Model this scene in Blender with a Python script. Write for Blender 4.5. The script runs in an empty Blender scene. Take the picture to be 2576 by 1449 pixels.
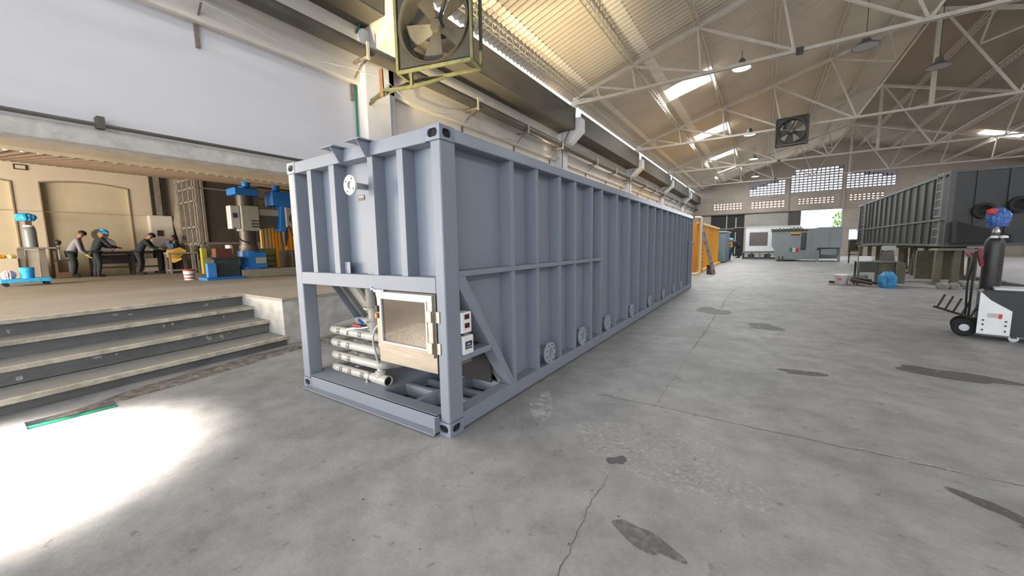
import bpy, bmesh, math, random
from mathutils import Vector, Matrix
random.seed(7)
SC = bpy.context.scene
COL = SC.collection
PI = math.pi

# ---------------------------------------------------------------- camera
CAM_LOC = (2.209, -2.294, 1.6666)
CR = (0.83235657, 0.55396598, -0.01744234)
CU = (-0.04686763, 0.10170878, 0.99370959)
CF = (-0.55225534, 0.82630323, -0.11062105)
cd = bpy.data.cameras.new('camera'); cam = bpy.data.objects.new('camera', cd); COL.objects.link(cam)
m = Matrix(((CR[0], CU[0], -CF[0], CAM_LOC[0]), (CR[1], CU[1], -CF[1], CAM_LOC[1]), (CR[2], CU[2], -CF[2], CAM_LOC[2]), (0, 0, 0, 1)))
cam.matrix_world = m
cd.sensor_width = 36; cd.lens = 944.5 / 2576 * 36; cd.clip_start = .05; cd.clip_end = 400
SC.camera = cam

# ---------------------------------------------------------------- view and world
vs = SC.view_settings
vs.view_transform = 'Standard'; vs.look = 'None'; vs.gamma = 1; vs.use_curve_mapping = False
vs.exposure = 0.12
w = bpy.data.worlds.new('sky'); SC.world = w; w.use_nodes = True
bg = w.node_tree.nodes['Background']; bg.inputs[0].default_value = (.82, .9, 1, 1); bg.inputs[1].default_value = 3.0

def area_light(name, loc, target, sx, sy, power, col=(1, 1, 1), spread=180):
    l = bpy.data.lights.new(name, 'AREA'); l.shape = 'RECTANGLE'; l.size = sx; l.size_y = sy
    l.energy = power; l.color = col; l.spread = math.radians(spread)
    o = bpy.data.objects.new(name, l); COL.objects.link(o); o.location = loc
    o.rotation_euler = (Vector(target) - Vector(loc)).to_track_quat('-Z', 'Y').to_euler()
    return o
# daylight through the open end of the hall behind the viewpoint
area_light('daylight_open_end', (-6.4, -10.5, 2.7), (-1.4, 0, 1.5), 5.5, 4, 300, (.97, .98, 1))
area_light('daylight_open_end', (10, -13.5, 5.5), (8, 10, 2.0), 16, 4, 300, (1, .97, .93))
# daylight entering the annex bay from its open end
area_light('daylight_annex', (-12.5, -9.5, 3.0), (-13, 4, 1.6), 9, 4, 3300, (1, .86, .68))
# added area light under the roof, standing in for sun by the steps
area_light('added_sun_patch_light', (-3.4, -5.0, 7.4), (-2.6, -2.5, 0), .5, .7, 300, (1, .92, .85), 20)
sp = bpy.data.lights.new('added_bounce_spot', 'SPOT'); sp.energy = 17000; sp.color = (1, .82, .48); sp.spot_size = math.radians(31); sp.spot_blend = 1; sp.shadow_soft_size = .4  # added upward spot standing in for bounce off the sunlit floor
spo = bpy.data.objects.new('added_bounce_spot', sp); COL.objects.link(spo); spo.location = (-3.05, -2.3, .2); spo.rotation_euler = (Vector((-4.2, 7.1, 8.3)) - Vector((-3.05, -2.3, .2))).to_track_quat('-Z', 'Y').to_euler()
# the skylights of the left roof slope
ROOF0, SLOPE, EAVE, RIDGE_X = 8.2, .297, -4.9, 8.3
def roof_z(x): return ROOF0 + SLOPE * ((x if x < RIDGE_X else 2 * RIDGE_X - x) - EAVE)
SKY_L = [(-9.8, -8.2), (-1.4, .2), (18.0, 19.6), (27.7, 29.2), (36.3, 37.7), (44.4, 45.6)]
for a, b in SKY_L:
    area_light('daylight_skylight', (-1.2, (a + b) / 2, 9.65), (-1.2, (a + b) / 2 + .01, 0), 1.9, 1.5, 800 if a > 5 else 190, (.97, .98, 1), 180)
SKY_R = [(43, 44.5), (34, 35.5), (25, 26.5), (16, 17.5), (7, 8.5), (-2, -.5)]
for a, b in SKY_R:
    area_light('daylight_skylight', (17, (a + b) / 2, 10.0), (17, (a + b) / 2 + .01, 0), 2, 1.5, 900, (.97, .98, 1), 180)
# daylight through the open doorway and the pierced gable wall
area_light('daylight_gable', (6.5, 51.5, 6.0), (6, 20, 3), 12, 5, 450, (.93, .95, 1))
# sky glow through the gap over the left eaves beam
area_light('daylight_eaves', (-6.3, 12, 7.8), (-4.0, 12, 8.6), .3, 30, 600, (1, .84, .62))

# ---------------------------------------------------------------- materials
MATS = {}
def mat(name, col, rough=.6, metal=0, col2=None, scale=4, amt=.5, bump=0, bscale=30, emit=None, alpha=None, spec=None, detail=4, stretch=None):
    if name in MATS: return MATS[name]
    M = bpy.data.materials.new(name); M.use_nodes = True; nt = M.node_tree; b = nt.nodes['Principled BSDF']
    b.inputs['Roughness'].default_value = rough; b.inputs['Metallic'].default_value = metal
    b.inputs['Base Color'].default_value = (*col, 1)
    if spec is not None: b.inputs['Specular IOR Level'].default_value = spec
    tc = nt.nodes.new('ShaderNodeTexCoord'); src = tc.outputs['Object']
    if stretch:
        mp = nt.nodes.new('ShaderNodeMapping'); mp.inputs['Scale'].default_value = stretch; nt.links.new(src, mp.inputs[0]); src = mp.outputs[0]
    if col2 is None: col2 = tuple(c * .86 for c in col)
    n = nt.nodes.new('ShaderNodeTexNoise'); n.inputs['Scale'].default_value = scale; n.inputs['Detail'].default_value = detail; n.inputs['Roughness'].default_value = .65
    nt.links.new(src, n.inputs['Vector'])
    cr = nt.nodes.new('ShaderNodeValToRGB'); cr.color_ramp.elements[0].position = .5 - .28 * amt - .1; cr.color_ramp.elements[1].position = .5 + .28 * amt
    cr.color_ramp.elements[0].color = (*col2, 1); cr.color_ramp.elements[1].color = (*col, 1)
    nt.links.new(n.outputs['Fac'], cr.inputs[0]); nt.links.new(cr.outputs[0], b.inputs['Base Color'])
    if bump:
        n2 = nt.nodes.new('ShaderNodeTexNoise'); n2.inputs['Scale'].default_value = bscale; n2.inputs['Detail'].default_value = 5
        nt.links.new(src, n2.inputs['Vector'])
        bp = nt.nodes.new('ShaderNodeBump'); bp.inputs['Strength'].default_value = bump; bp.inputs['Distance'].default_value = .02
        nt.links.new(n2.outputs['Fac'], bp.inputs['Height']); nt.links.new(bp.outputs[0], b.inputs['Normal'])
    if emit:
        b.inputs['Emission Color'].default_value = (*emit[0], 1); b.inputs['Emission Strength'].default_value = emit[1]
    MATS[name] = M; return M

def concrete_floor():
    M = bpy.data.materials.new('worn_concrete'); M.use_nodes = True; nt = M.node_tree; b = nt.nodes['Principled BSDF']
    tc = nt.nodes.new('ShaderNodeTexCoord')
    def noise(s, d, r=.6):
        n = nt.nodes.new('ShaderNodeTexNoise'); n.inputs['Scale'].default_value = s; n.inputs['Detail'].default_value = d; n.inputs['Roughness'].default_value = r
        nt.links.new(tc.outputs['Object'], n.inputs['Vector']); return n.outputs['Fac']
    def ramp(f, p0, c0, p1, c1):
        r = nt.nodes.new('ShaderNodeValToRGB'); e = r.color_ramp.elements; e[0].position = p0; e[1].position = p1; e[0].color = (*c0, 1); e[1].color = (*c1, 1)
        nt.links.new(f, r.inputs[0]); return r.outputs[0]
    def mul(a, c, fac=1):
        x = nt.nodes.new('ShaderNodeMix'); x.data_type = 'RGBA'; x.blend_type = 'MULTIPLY'; x.inputs[0].default_value = fac
        nt.links.new(a, x.inputs[6]); nt.links.new(c, x.inputs[7]); return x.outputs[2]
    base = ramp(noise(.55, 6), .32, (.225, .223, .222), .68, (.325, .32, .315))
    mid = ramp(noise(2.6, 8, .7), .36, (.74, .74, .745), .60, (1.08, 1.07, 1.05))
    fine = ramp(noise(38, 6, .75), .3, (.86, .86, .86), .7, (1.08, 1.08, 1.08))
    spots = ramp(noise(9, 3, .5), .27, (.62, .61, .6), .34, (1, 1, 1))
    c = mul(mul(mul(base, mid), fine), spots)
    nt.links.new(c, b.inputs['Base Color'])
    rr = nt.nodes.new('ShaderNodeMapRange'); rr.inputs[3].default_value = .42; rr.inputs[4].default_value = .75
    nt.links.new(noise(1.5, 4), rr.inputs[0]); nt.links.new(rr.outputs[0], b.inputs['Roughness'])
    bp = nt.nodes.new('ShaderNodeBump'); bp.inputs['Strength'].default_value = .25; bp.inputs['Distance'].default_value = .01
    nt.links.new(noise(22, 8, .7), bp.inputs['Height']); nt.links.new(bp.outputs[0], b.inputs['Normal'])
    MATS['floor'] = M; return M
FLOOR = concrete_floor()
def thin_clear(name, col, mixf):
    M = bpy.data.materials.new(name); M.use_nodes = True; nt = M.node_tree; nt.nodes.remove(nt.nodes['Principled BSDF'])
    t = nt.nodes.new('ShaderNodeBsdfTransparent'); t.inputs[0].default_value = (*col, 1)
    d = nt.nodes.new('ShaderNodeBsdfTranslucent'); d.inputs[0].default_value = (*col, 1)
    x = nt.nodes.new('ShaderNodeMixShader'); x.inputs[0].default_value = mixf
    nt.links.new(t.outputs[0], x.inputs[1]); nt.links.new(d.outputs[0], x.inputs[2]); nt.links.new(x.outputs[0], nt.nodes['Material Output'].inputs[0])
    return M
def speckle(name, col, dens=.5, scale=14):
    # a worn mark on the floor that lets the concrete show through
    M = bpy.data.materials.new(name); M.use_nodes = True; nt = M.node_tree; b = nt.nodes['Principled BSDF']
    b.inputs['Base Color'].default_value = (*col, 1); b.inputs['Roughness'].default_value = .6
    tc = nt.nodes.new('ShaderNodeTexCoord'); n = nt.nodes.new('ShaderNodeTexNoise'); n.inputs['Scale'].default_value = scale; n.inputs['Detail'].default_value = 6; n.inputs['Roughness'].default_value = .7
    nt.links.new(tc.outputs['Object'], n.inputs['Vector'])
    r = nt.nodes.new('ShaderNodeMapRange'); r.inputs[1].default_value = .62 - dens * .4; r.inputs[2].default_value = .72 - dens * .2; r.inputs[4].default_value = min(1, .35 + dens * .6)
    nt.links.new(n.outputs['Fac'], r.inputs[0]); nt.links.new(r.outputs[0], b.inputs['Alpha'])
    return M

paint = mat('grey_blue_paint', (.215, .238, .280), .52, .0, (.196, .218, .258), 1.2, .8, spec=.5)
paint_dk = mat('grey_blue_paint_rail', (.215, .238, .280), .28, .0, (.18, .20, .237), 3, .8, spec=.6)
castm = mat('casting_paint', (.235, .265, .325), .5, 0, (.17, .195, .245), 20, .6, bump=.15, bscale=60)
hole = mat('dark_inside', (.006, .006, .007), .8)
pvc = mat('white_pvc', (.50, .485, .445), .35, 0, (.42, .405, .365), 6)
pvc_old = mat('beige_primer', (.40, .37, .32), .6, 0, (.31, .285, .24), 5)
stainless = mat('brushed_stainless', (.42, .375, .315), .42, 1, (.30, .27, .225), 3, .6, stretch=(1, 1, 12))
steel = mat('zinc_steel', (.55, .55, .56), .35, .9, (.4, .4, .41), 10)
white_paint = mat('white_enamel', (.60, .60, .60), .4)
black_plastic = mat('black_plastic', (.02, .02, .022), .45)
red_disp = mat('red_display', (.09, .01, .01), .2)
navy = mat('navy_label', (.03, .035, .08), .4)
blue_pl = mat('blue_plastic', (.02, .13, .42), .4)
red_pl = mat('red_plastic', (.55, .04, .03), .4)
orange_m = mat('orange_plastic', (.62, .25, .05), .5)
wallw = mat('whitewashed_wall', (.68, .665, .68), .85, 0, (.60, .59, .605), .7, .9, bump=.15, bscale=6, stretch=(1, .5, 2))
wallb = mat('cream_plaster', (.60, .52, .41), .9, 0, (.50, .43, .33), .6, .9)
wallb2 = mat('ochre_plaster_infill', (.56, .49, .35), .9, 0, (.44, .385, .28), .9, .9)
wall_trim = mat('plaster_edge', (.30, .25, .18), .9)
peel = mat('peeling_whitewash', (.56, .535, .50), .9, 0, (.33, .31, .28), 5, .7, bump=.4, bscale=14)
stepm = mat('step_riser_concrete', (.20, .20, .195), .8, 0, (.085, .085, .088), 3.5, .9, bump=.4, bscale=18, stretch=(1, .5, 1.5), detail=8)
nosing = mat('worn_nosing', (.62, .56, .44), .75, 0, (.26, .24, .19), 6, .5, bump=.3, bscale=20)
treadm = mat('step_tread', (.27, .26, .235), .8, 0, (.18, .175, .16), 3, .8)
gablem = mat('gable_plaster', (.42, .365, .32), .9, 0, (.30, .26, .225), .5, .9)
brickm = mat('pierced_brick', (.40, .27, .19), .9, 0, (.28, .19, .14), 6)
blockm = mat('pierced_block', (.36, .35, .40), .9)
gutterm = mat('dark_weathered_beam', (.135, .118, .095), .8, 0, (.055, .05, .043), 1.1, .9, stretch=(1, .35, 1.6))
pipem = mat('dark_pipe', (.085, .075, .062), .5, 0, (.06, .053, .045), 2)
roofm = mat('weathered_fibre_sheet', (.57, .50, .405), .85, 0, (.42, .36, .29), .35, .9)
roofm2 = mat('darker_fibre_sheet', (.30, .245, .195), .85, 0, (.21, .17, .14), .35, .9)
roof_band = mat('sheet_lap', (.72, .66, .57), .85)
bracketm = mat('rusty_bracket_paint', (.24, .20, .165), .7, 0, (.14, .10, .08), 12)
trussm = mat('cream_truss_paint', (.50, .455, .39), .6, 0, (.40, .36, .30), 3)
eavesm = mat('annex_roof_sheet', (.19, .13, .08), .9, 0, (.12, .085, .055), 1, .9)
lintelm = mat('cream_lintel', (.72, .62, .45), .85, 0, (.50, .42, .30), 1.5, .9)
olive = mat('olive_paint', (.085, .088, .042), .5, 0, (.05, .053, .028), 8)
fan_dark = mat('dusty_fan_steel', (.05, .044, .035), .6, .3, (.03, .027, .022), 5)
black_sheet = mat('black_sheet', (.012, .012, .012), .7)
rust = mat('rusty_steel', (.16, .085, .05), .8, .2, (.08, .045, .03), 14)
green = mat('green_conduit', (.01, .17, .10), .45, 0, (.012, .12, .075), 5)
green_hi = mat('green_hose', (.03, .42, .24), .4, 0, (.02, .25, .15), 10)
wirem = mat('pale_cable', (.55, .53, .50), .5)
tankdk = mat('charcoal_paint', (.030, .032, .030), .5, 0, (.022, .024, .023), 1.5)
tankdk2 = mat('charcoal_trim', (.075, .08, .076), .5)
primer = mat('olive_brown_primer', (.135, .115, .075), .8, 0, (.08, .07, .045), 4)
yellow = mat('yellow_tank_paint', (.78, .42, .03), .45, 0, (.72, .36, .02), 1)
yellow_lt = mat('yellow_trim_paint', (.80, .42, .03), .45)
orange_t = mat('orange_tank_end', (.62, .2, .02), .5)
bluegrey = mat('teal_grey_paint', (.15, .21, .25), .5, 0, (.12, .18, .22), 2)
greypt = mat('light_grey_tank_paint', (.27, .30, .31), .5, 0, (.22, .25, .26), 1.2)
glass_dk = mat('dark_glazing', (.11, .085, .075), .25)
mblue = mat('machine_blue', (.01, .17, .52), .4, 0, (.01, .13, .42), 4)
mblue2 = mat('bright_blue_sheeting', (.01, .36, .80), .35, 0, (.10, .58, .92), 9, .5)
mgrey = mat('machine_grey', (.38, .36, .31), .5, 0, (.30, .285, .245), 6)
mdark = mat('oily_steel', (.085, .072, .058), .45, .5, (.05, .043, .036), 8)
mgreen = mat('machine_olive', (.17, .17, .05), .55, 0, (.11, .11, .04), 6)
rawsteel = mat('raw_steel_plate', (.135, .11, .09), .5, .4, (.09, .074, .062), 1.4)
rawrib = mat('raw_steel_rib', (.34, .30, .26), .5, .3, (.22, .19, .165), 5)
orange_s = mat('orange_sheet', (.80, .33, .02), .5)
wood = mat('wood_plank', (.24, .16, .09), .8, 0, (.15, .1, .06), 8, stretch=(1, 8, 1))
skin = mat('skin', (.33, .17, .10), .6)
darkcloth = mat('dark_overalls', (.022, .028, .035), .9)
greycloth = mat('grey_shirt', (.25, .24, .27), .9)
palecloth = mat('pale_shirt', (.45, .43, .47), .9)
bluecloth = mat('blue_jeans', (.05, .10, .25), .9)
glovey = mat('yellow_glove', (.75, .55, .02), .7)
apron = mat('tan_leather_apron', (.55, .32, .04), .8)
hair = mat('black_hair', (.01, .01, .01), .8)
rubber = mat('rubber', (.015, .015, .015), .8)
white_m = mat('white_plastic', (.8, .8, .78), .4)
lampm = mat('lamp_glow', (1, 1, 1), .5, emit=((.93, 1, .95), 14))
dead_lamp = mat('unlit_lamp_shade', (.12, .115, .11), .5)
leafm = mat('foliage', (.24, .42, .06), .8, 0, (.12, .28, .03), 3)
outside_w = mat('outdoor_white_wall', (.8, .8, .78), .9)
asphalt = mat('outdoor_ground', (.5, .48, .45), .9)
screen = mat('lit_screen', (.5, .6, .8), .4, emit=((.55, .7, 1.0), 1.6))
led = mat('green_led', (.02, .6, .25), .4, emit=((.05, 1, .4), 1.5))
cylm = mat('cylinder_dark_paint', (.022, .017, .016), .42, 0, (.035, .03, .03), 6)
cylg = mat('cylinder_grey_paint', (.22, .24, .25), .35)
SKYPANE = thin_clear('clear_roof_sheet', (.95, .95, .95), .35)
GLASS = None

# ---------------------------------------------------------------- mesh builder
class MB:
    def __init__(s): s.v = []; s.f = []
    def add(s, vs_, fs_):
        o = len(s.v); s.v += [tuple(v) for v in vs_]; s.f += [tuple(i + o for i in f) for f in fs_]; return s
    def box(s, x0, x1, y0, y1, z0, z1):
        return s.add([(x0, y0, z0), (x1, y0, z0), (x1, y1, z0), (x0, y1, z0), (x0, y0, z1), (x1, y0, z1), (x1, y1, z1), (x0, y1, z1)],
                     [(0, 3, 2, 1), (4, 5, 6, 7), (0, 1, 5, 4), (1, 2, 6, 5), (2, 3, 7, 6), (3, 0, 4, 7)])
    def bar(s, p, q, a, b, up=(0, 0, 1)):
        p = Vector(p); q = Vector(q); d = (q - p).normalized(); u = Vector(up)
        if abs(d.dot(u)) > .98: u = Vector((0, 1, 0))
        x = d.cross(u).normalized(); y = x.cross(d)
        vs_ = [c + x * (i * a / 2) + y * (j * b / 2) for c in (p, q) for i, j in ((-1, -1), (1, -1), (1, 1), (-1, 1))]
        return s.add(vs_, [(0, 3, 2, 1), (4, 5, 6, 7), (0, 1, 5, 4), (1, 2, 6, 5), (2, 3, 7, 6), (3, 0, 4, 7)])
    def tube(s, p, q, r, n=10, r2=None, cap=True):
        p = Vector(p); q = Vector(q); d = (q - p).normalized(); u = Vector((0, 0, 1)) if abs(d.z) < .95 else Vector((0, 1, 0))
        x = d.cross(u).normalized(); y = x.cross(d); r2 = r if r2 is None else r2
        vs_ = [c + (x * math.cos(2 * PI * k / n) + y * math.sin(2 * PI * k / n)) * rr for c, rr in ((p, r), (q, r2)) for k in range(n)]
        fs_ = [(k, (k + 1) % n, n + (k + 1) % n, n + k) for k in range(n)]
        if cap: fs_ += [tuple(range(n))[::-1], tuple(range(n, 2 * n))]
        return s.add(vs_, fs_)
    def path(s, pts, r, n=10, cap=True):
        pts = [Vector(p) for p in pts]; vs_ = []; N = len(pts)
        t0 = (pts[1] - pts[0]).normalized(); u = Vector((0, 0, 1)) if abs(t0.z) < .9 else Vector((0, 1, 0))
        x = t0.cross(u).normalized()
        for i, p in enumerate(pts):
            t = (pts[min(i + 1, N - 1)] - pts[max(i - 1, 0)]).normalized()
            x = (x - t * x.dot(t)).normalized(); y = t.cross(x)
            rr = r[i] if isinstance(r, (list, tuple)) else r
            vs_ += [p + (x * math.cos(2 * PI * k / n) + y * math.sin(2 * PI * k / n)) * rr for k in range(n)]
        fs_ = [(i * n + k, i * n + (k + 1) % n, (i + 1) * n + (k + 1) % n, (i + 1) * n + k) for i in range(N - 1) for k in range(n)]
        if cap: fs_ += [tuple(range(n))[::-1], tuple(range((N - 1) * n, N * n))]
        return s.add(vs_, fs_)
    def prism(s, poly, axis, a, b):
        # poly: 2D points in the other two axes in cyclic xyz order without axis
        def P(p, t): return {'x': (t, p[0], p[1]), 'y': (p[0], t, p[1]), 'z': (p[0], p[1], t)}[axis]
        n = len(poly); vs_ = [P(p, a) for p in poly] + [P(p, b) for p in poly]
        return s.add(vs_, [tuple(range(n)), tuple(range(n, 2 * n))[::-1]] + [(k, n + k, n + (k + 1) % n, (k + 1) % n) for k in range(n)])
    def lathe(s, prof, c=(0, 0, 0), n=24, axis='z', cap=True):
        c = Vector(c); vs_ = []
        for r, t in prof:
            for k in range(n):
                a = 2 * PI * k / n; u, v_ = r * math.cos(a), r * math.sin(a)
                vs_.append(c + Vector({'z': (u, v_, t), 'x': (t, u, v_), 'y': (u, t, v_)}[axis]))
        N = len(prof); fs_ = [(i * n + k, i * n + (k + 1) % n, (i + 1) * n + (k + 1) % n, (i + 1) * n + k) for i in range(N - 1) for k in range(n)]
        if cap: fs_ += [tuple(range(n))[::-1], tuple(range((N - 1) * n, N * n))]
        return s.add(vs_, fs_)
    def ring(s, c, r0, r1, a, b, axis='x', n=24):
        # a flat washer with a hole
        s.lathe([(r1, a), (r0, a), (r0, b), (r1, b), (r1, a)], c, n, axis, cap=False); return s
    def build(s, name, mt, parent=None, smooth=False, bevel=0, loc=None, rz=0):
        me = bpy.data.meshes.new(name); me.from_pydata(s.v, [], s.f)
        bm = bmesh.new(); bm.from_mesh(me); bmesh.ops.recalc_face_normals(bm, faces=bm.faces); bm.to_mesh(me); bm.free()
        me.materials.append(mt); o = bpy.data.objects.new(name, me); COL.objects.link(o)
        if parent is not None: o.parent = parent
        if loc is not None: o.location = loc; o.rotation_euler = (0, 0, rz)
        if smooth:
            for p in me.polygons: p.use_smooth = True
            me.set_sharp_from_angle(angle=math.radians(42))
        if bevel:
            bv = o.modifiers.new('bevel', 'BEVEL'); bv.width = bevel; bv.segments = 2; bv.limit_method = 'ANGLE'; bv.angle_limit = math.radians(50)
        return o
def tag(o, label=None, cat=None, group=None, kind=None):
    if label: o['label'] = label
    if cat: o['category'] = cat
    if group: o['group'] = group
    if kind: o['kind'] = kind
    return o
def empty(name, loc=(0, 0, 0), rz=0, label=None, cat=None, group=None):
    o = bpy.data.objects.new(name, None); COL.objects.link(o); o.location = loc; o.rotation_euler = (0, 0, rz); o.empty_display_size = .1
    return tag(o, label, cat, group)
KIDS = {}
def copy_tree(o, parent=None):
    c = o.copy(); COL.objects.link(c)
    if parent is not None: c.parent = parent
    for ch in [x for x in bpy.data.objects if x.parent == o]: copy_tree(ch, c)
    return c
def struct(name, mb, mt, **k):
    o = mb.build(name, mt, **k); o['kind'] = 'structure'; return o
def fillet(pts, r=.05, n=5):
    pts = [Vector(p) for p in pts]; out = [pts[0]]
    for i in range(1, len(pts) - 1):
        a, b, c = pts[i - 1], pts[i], pts[i + 1]; u = (a - b); v = (c - b); rr = min(r, u.length * .49, v.length * .49)
        p0 = b + u.normalized() * rr; p1 = b + v.normalized() * rr
        for k in range(n + 1):
            t = k / n; out.append(p0 * (1 - t) ** 2 + b * 2 * t * (1 - t) + p1 * t * t)
    return out + [pts[-1]]

# ================================================================ SETTING
ZP = .82   # platform height
# ---- hall floor, with a rectangular pit by the steps
X0, X1, Y0, Y1 = -9.5, 22.2, -14, 52
hx0, hx1, hy0, hy1 = -3.86, -3.58, -2.03, -1.40
mb = MB()
for a, b, c, d in ((X0, X1, hy1, Y1), (X0, X1, Y0, hy0), (X0, hx0, hy0, hy1), (hx1, X1, hy0, hy1)):
    mb.box(a, b, c, d, -.4, 0)
mb.box(hx0, hx1, hy0, hy1, -.4, -.16)
struct('floor', mb, FLOOR)
# pale scuffs on the risers
# platform of the annex bay and the flight of steps (slightly out of square with the hall)
def sx(xa, y): return xa - .135 * (y + 2.0)
mb = MB()
YS0, YS1 = -11, .9
def slab(xa, z0, z1, back=-20, mbx=None, y0=YS0, y1=YS1):
    q = [(sx(xa, y0), y0), (sx(xa, y1), y1), (back, y1), (back, y0)]
    mbx.prism(q, 'z', z0, z1)
m1 = MB(); slab(-6.03, .60, ZP - .045, mbx=m1); slab(-5.56, .385, .555, mbx=m1); slab(-4.98, .17, .34, mbx=m1); slab(-4.36, -.3, .115, mbx=m1)
struct('trim_1', m1, stepm)
for i, (xa, z) in enumerate(((-4.30, .16), (-4.94, .385), (-5.52, .60))):
    xb = (-4.94, -5.52, -6.03)[i] - .1
    mb = MB(); q = [(sx(xa, YS0), YS0), (sx(xa, YS1), YS1), (sx(xb, YS1), YS1), (sx(xb, YS0), YS0)]; mb.prism(q, 'z', z - .045, z)
    o = struct('trim_%d' % (i + 2), mb, treadm)
    mb = MB(); q = [(sx(xa + .004, YS0), YS0), (sx(xa + .004, YS1), YS1), (sx(xa - .06, YS1), YS1), (sx(xa - .06, YS0), YS0)]; mb.prism(q, 'z', z - .05, z + .003)
    tag(mb.build('nosing', nosing, o))
platm = mat('platform_concrete', (.37, .325, .265), .8, 0, (.25, .22, .18), .8, .9, bump=.15, bscale=20)
mb = MB(); q = [(sx(-5.99, YS0), YS0), (sx(-5.99, YS1), YS1), (-20.5, YS1), (-20.5, YS0)]; mb.prism(q, 'z', ZP - .05, ZP)
mb.box(-20.5, -4.79, YS1, 52, ZP - .05, ZP)
struct('floor_platform', mb, platm)
mb = MB(); q = [(sx(-5.975, YS0), YS0), (sx(-5.975, YS1), YS1), (sx(-6.06, YS1), YS1), (sx(-6.06, YS0), YS0)]; mb.prism(q, 'z', ZP - .05, ZP + .004)
struct('trim_5', mb, nosing)
mb = MB(); mb.prism([(-4.78, -.1), (-4.80, ZP - .05), (-20, ZP - .05), (-20, -.1)], 'y', YS1, YS1 + .35); mb.box(-9.5, -4.8, YS1 + .35, 52, -.2, ZP - .045)
struct('wall_platform_front', mb, peel)

# ---- left wall of the hall: high wall over the opening, solid beyond the first column
WX = -5.7
mb = MB()
mb.box(WX - .3, WX, -14, 3.4, 3.22, 5.36)          # wall over the opening
struct('wall_left', mb, wallw)
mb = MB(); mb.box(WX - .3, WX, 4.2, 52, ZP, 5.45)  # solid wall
struct('wall_left_far', mb, mat('lit_whitewash', (.86, .79, .70), .85, 0, (.74, .67, .58), .7, .9, bump=.15, bscale=6, stretch=(1, .5, 2)))  # whitewash made lighter and warmer for the light on this stretch
mb = MB(); mb.box(WX - .3, WX + .07, -14, 3.4, 3.16, 3.40)
struct('trim_6', mb, peel, bevel=.02)
mb = MB(); mb.box(WX - .35, WX + .16, -14, 52, 5.36, 7.40)
struct('trim_7', mb, mat('ringbeam_whitewash', (.78, .72, .64), .85, 0, (.52, .47, .41), 1.2, .9, stretch=(1, .4, 1.5)), bevel=.03)
# columns with corbels
TR_Y = [3.7, 13.5, 23.4, 33.3, 43.2]
for i, y in enumerate([-6.2] + TR_Y):
    if i == 0: continue   # stands outside the picture
    root = empty('concrete_column', (WX, y, 0), 0, 'whitewashed column with a corbel, ' +
                 ['behind the viewpoint', 'beside the big drum fan', 'first one behind the grey tank top', 'second one behind the grey tank top', 'third one behind the grey tank top', 'last one before the gable wall'][i], 'column', 'wall columns')
    mb = MB(); mb.box(-.32, .34, -.42, .26, 0, 6.5); mb.box(-.32, .16, .26, .55, 0, 6.5)
    mb.build('shaft', wallw, root, bevel=.02)
    mb = MB(); mb.prism([(0, 5.75), (.42, 5.9), (1.17, 6.55 if i > 0 else 6.5), (1.17, 7.1), (0, 7.1)], 'y', -.27, .27)
    mb.build('corbel', wallw if i > 1 else peel, root, bevel=.03)
# dark eaves beam between the corbels: each bay its own beam
for i, (a, b) in enumerate(((-14, -6.2), (-6.2, 3.7), (3.7, 13.5), (13.5, 23.4), (23.4, 33.3), (33.3, 43.2), (43.2, 52))):
    if i == 0: continue
    mb = MB(); mb.prism([(WX + .16, 6.60), (WX + .95, 6.60), (WX + 1.0, 7.42), (WX + .95, 7.42), (WX + .92, 7.0), (WX + .16, 7.0)], 'y', a + .30, b - .30)
    mb.box(WX + .16, WX + .96, a + .30, b - .30, 6.58, 6.62)
    o = mb.build('eaves_gutter', gutterm, bevel=.015)
    tag(o, 'dark weathered trough gutter resting on corbels, ' + ['far behind the viewpoint', 'running behind the big drum fan', 'from the drum fan to the next corbel', 'second span past the drum fan', 'third span past the drum fan', 'fourth span past the drum fan', 'last span, touching the gable wall'][i], 'gutter', 'eaves gutters')
# dark pipe on brackets
mb = MB(); mb.tube((-5.2, -14, 5.92), (-5.2, 51.9, 5.92), .135, 16)
o = mb.build('wall_pipe', pipem, smooth=True); tag(o, 'long dark pipe running along the left wall under the gutter', 'pipe')
proto = None
BY = [.35, 3.15, 6.9, 9.8, 12.6, 16.6, 19.6, 22.4, 26.3, 29.4, 32.4, 36.2, 39.2, 42.2, 45.6, 48.6]
BL = ['over the blank white wall', 'beside the drum fan column']
ordn = ['first', 'second', 'third', 'fourth', 'fifth', 'sixth', 'seventh', 'eighth', 'ninth', 'tenth', 'eleventh', 'twelfth', 'thirteenth', 'fourteenth', 'fifteenth']
for i, y in enumerate(BY):
    if proto is None:
        r = empty('pipe_bracket', (WX, y, 0)); proto = r
        MB().box(.0, .04, -.03, .03, 5.0, 5.78).build('upright', bracketm, r)
        MB().box(.0, .66, -.025, .025, 5.73, 5.78).build('arm', bracketm, r)
        MB().bar((.02, 0, 5.35), (.5, 0, 5.73), .025, .025).build('brace', bracketm, r)
        MB().box(.66, .69, -.03, .03, 5.70, 6.05).build('clamp', trussm, r)
    else:
        r = copy_tree(proto); r.location = (WX, y, 0)
    tag(r, 'pale steel wall bracket under the dark pipe, ' + (BL[i] if i < 2 else ordn[i - 2] + ' beyond the drum fan'), 'bracket', 'pipe brackets')
# pale cable along the pipe
pts = []
for k in range(60):
    y = -8 + k * .9; pts.append((WX + .5 if y < 4 else WX + .3, y, 5.42 + .12 * math.cos((y - .35) / 3.1 * 2 * PI)))
pts = [(x, y, z - (.0 if y < 4 else .05)) for x, y, z in pts]
o = MB().path(pts, .011, 5).build('wall_cable', wirem, smooth=True); tag(o, 'thin pale cable strung slack along the left wall under the dark pipe', 'cable')
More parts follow.
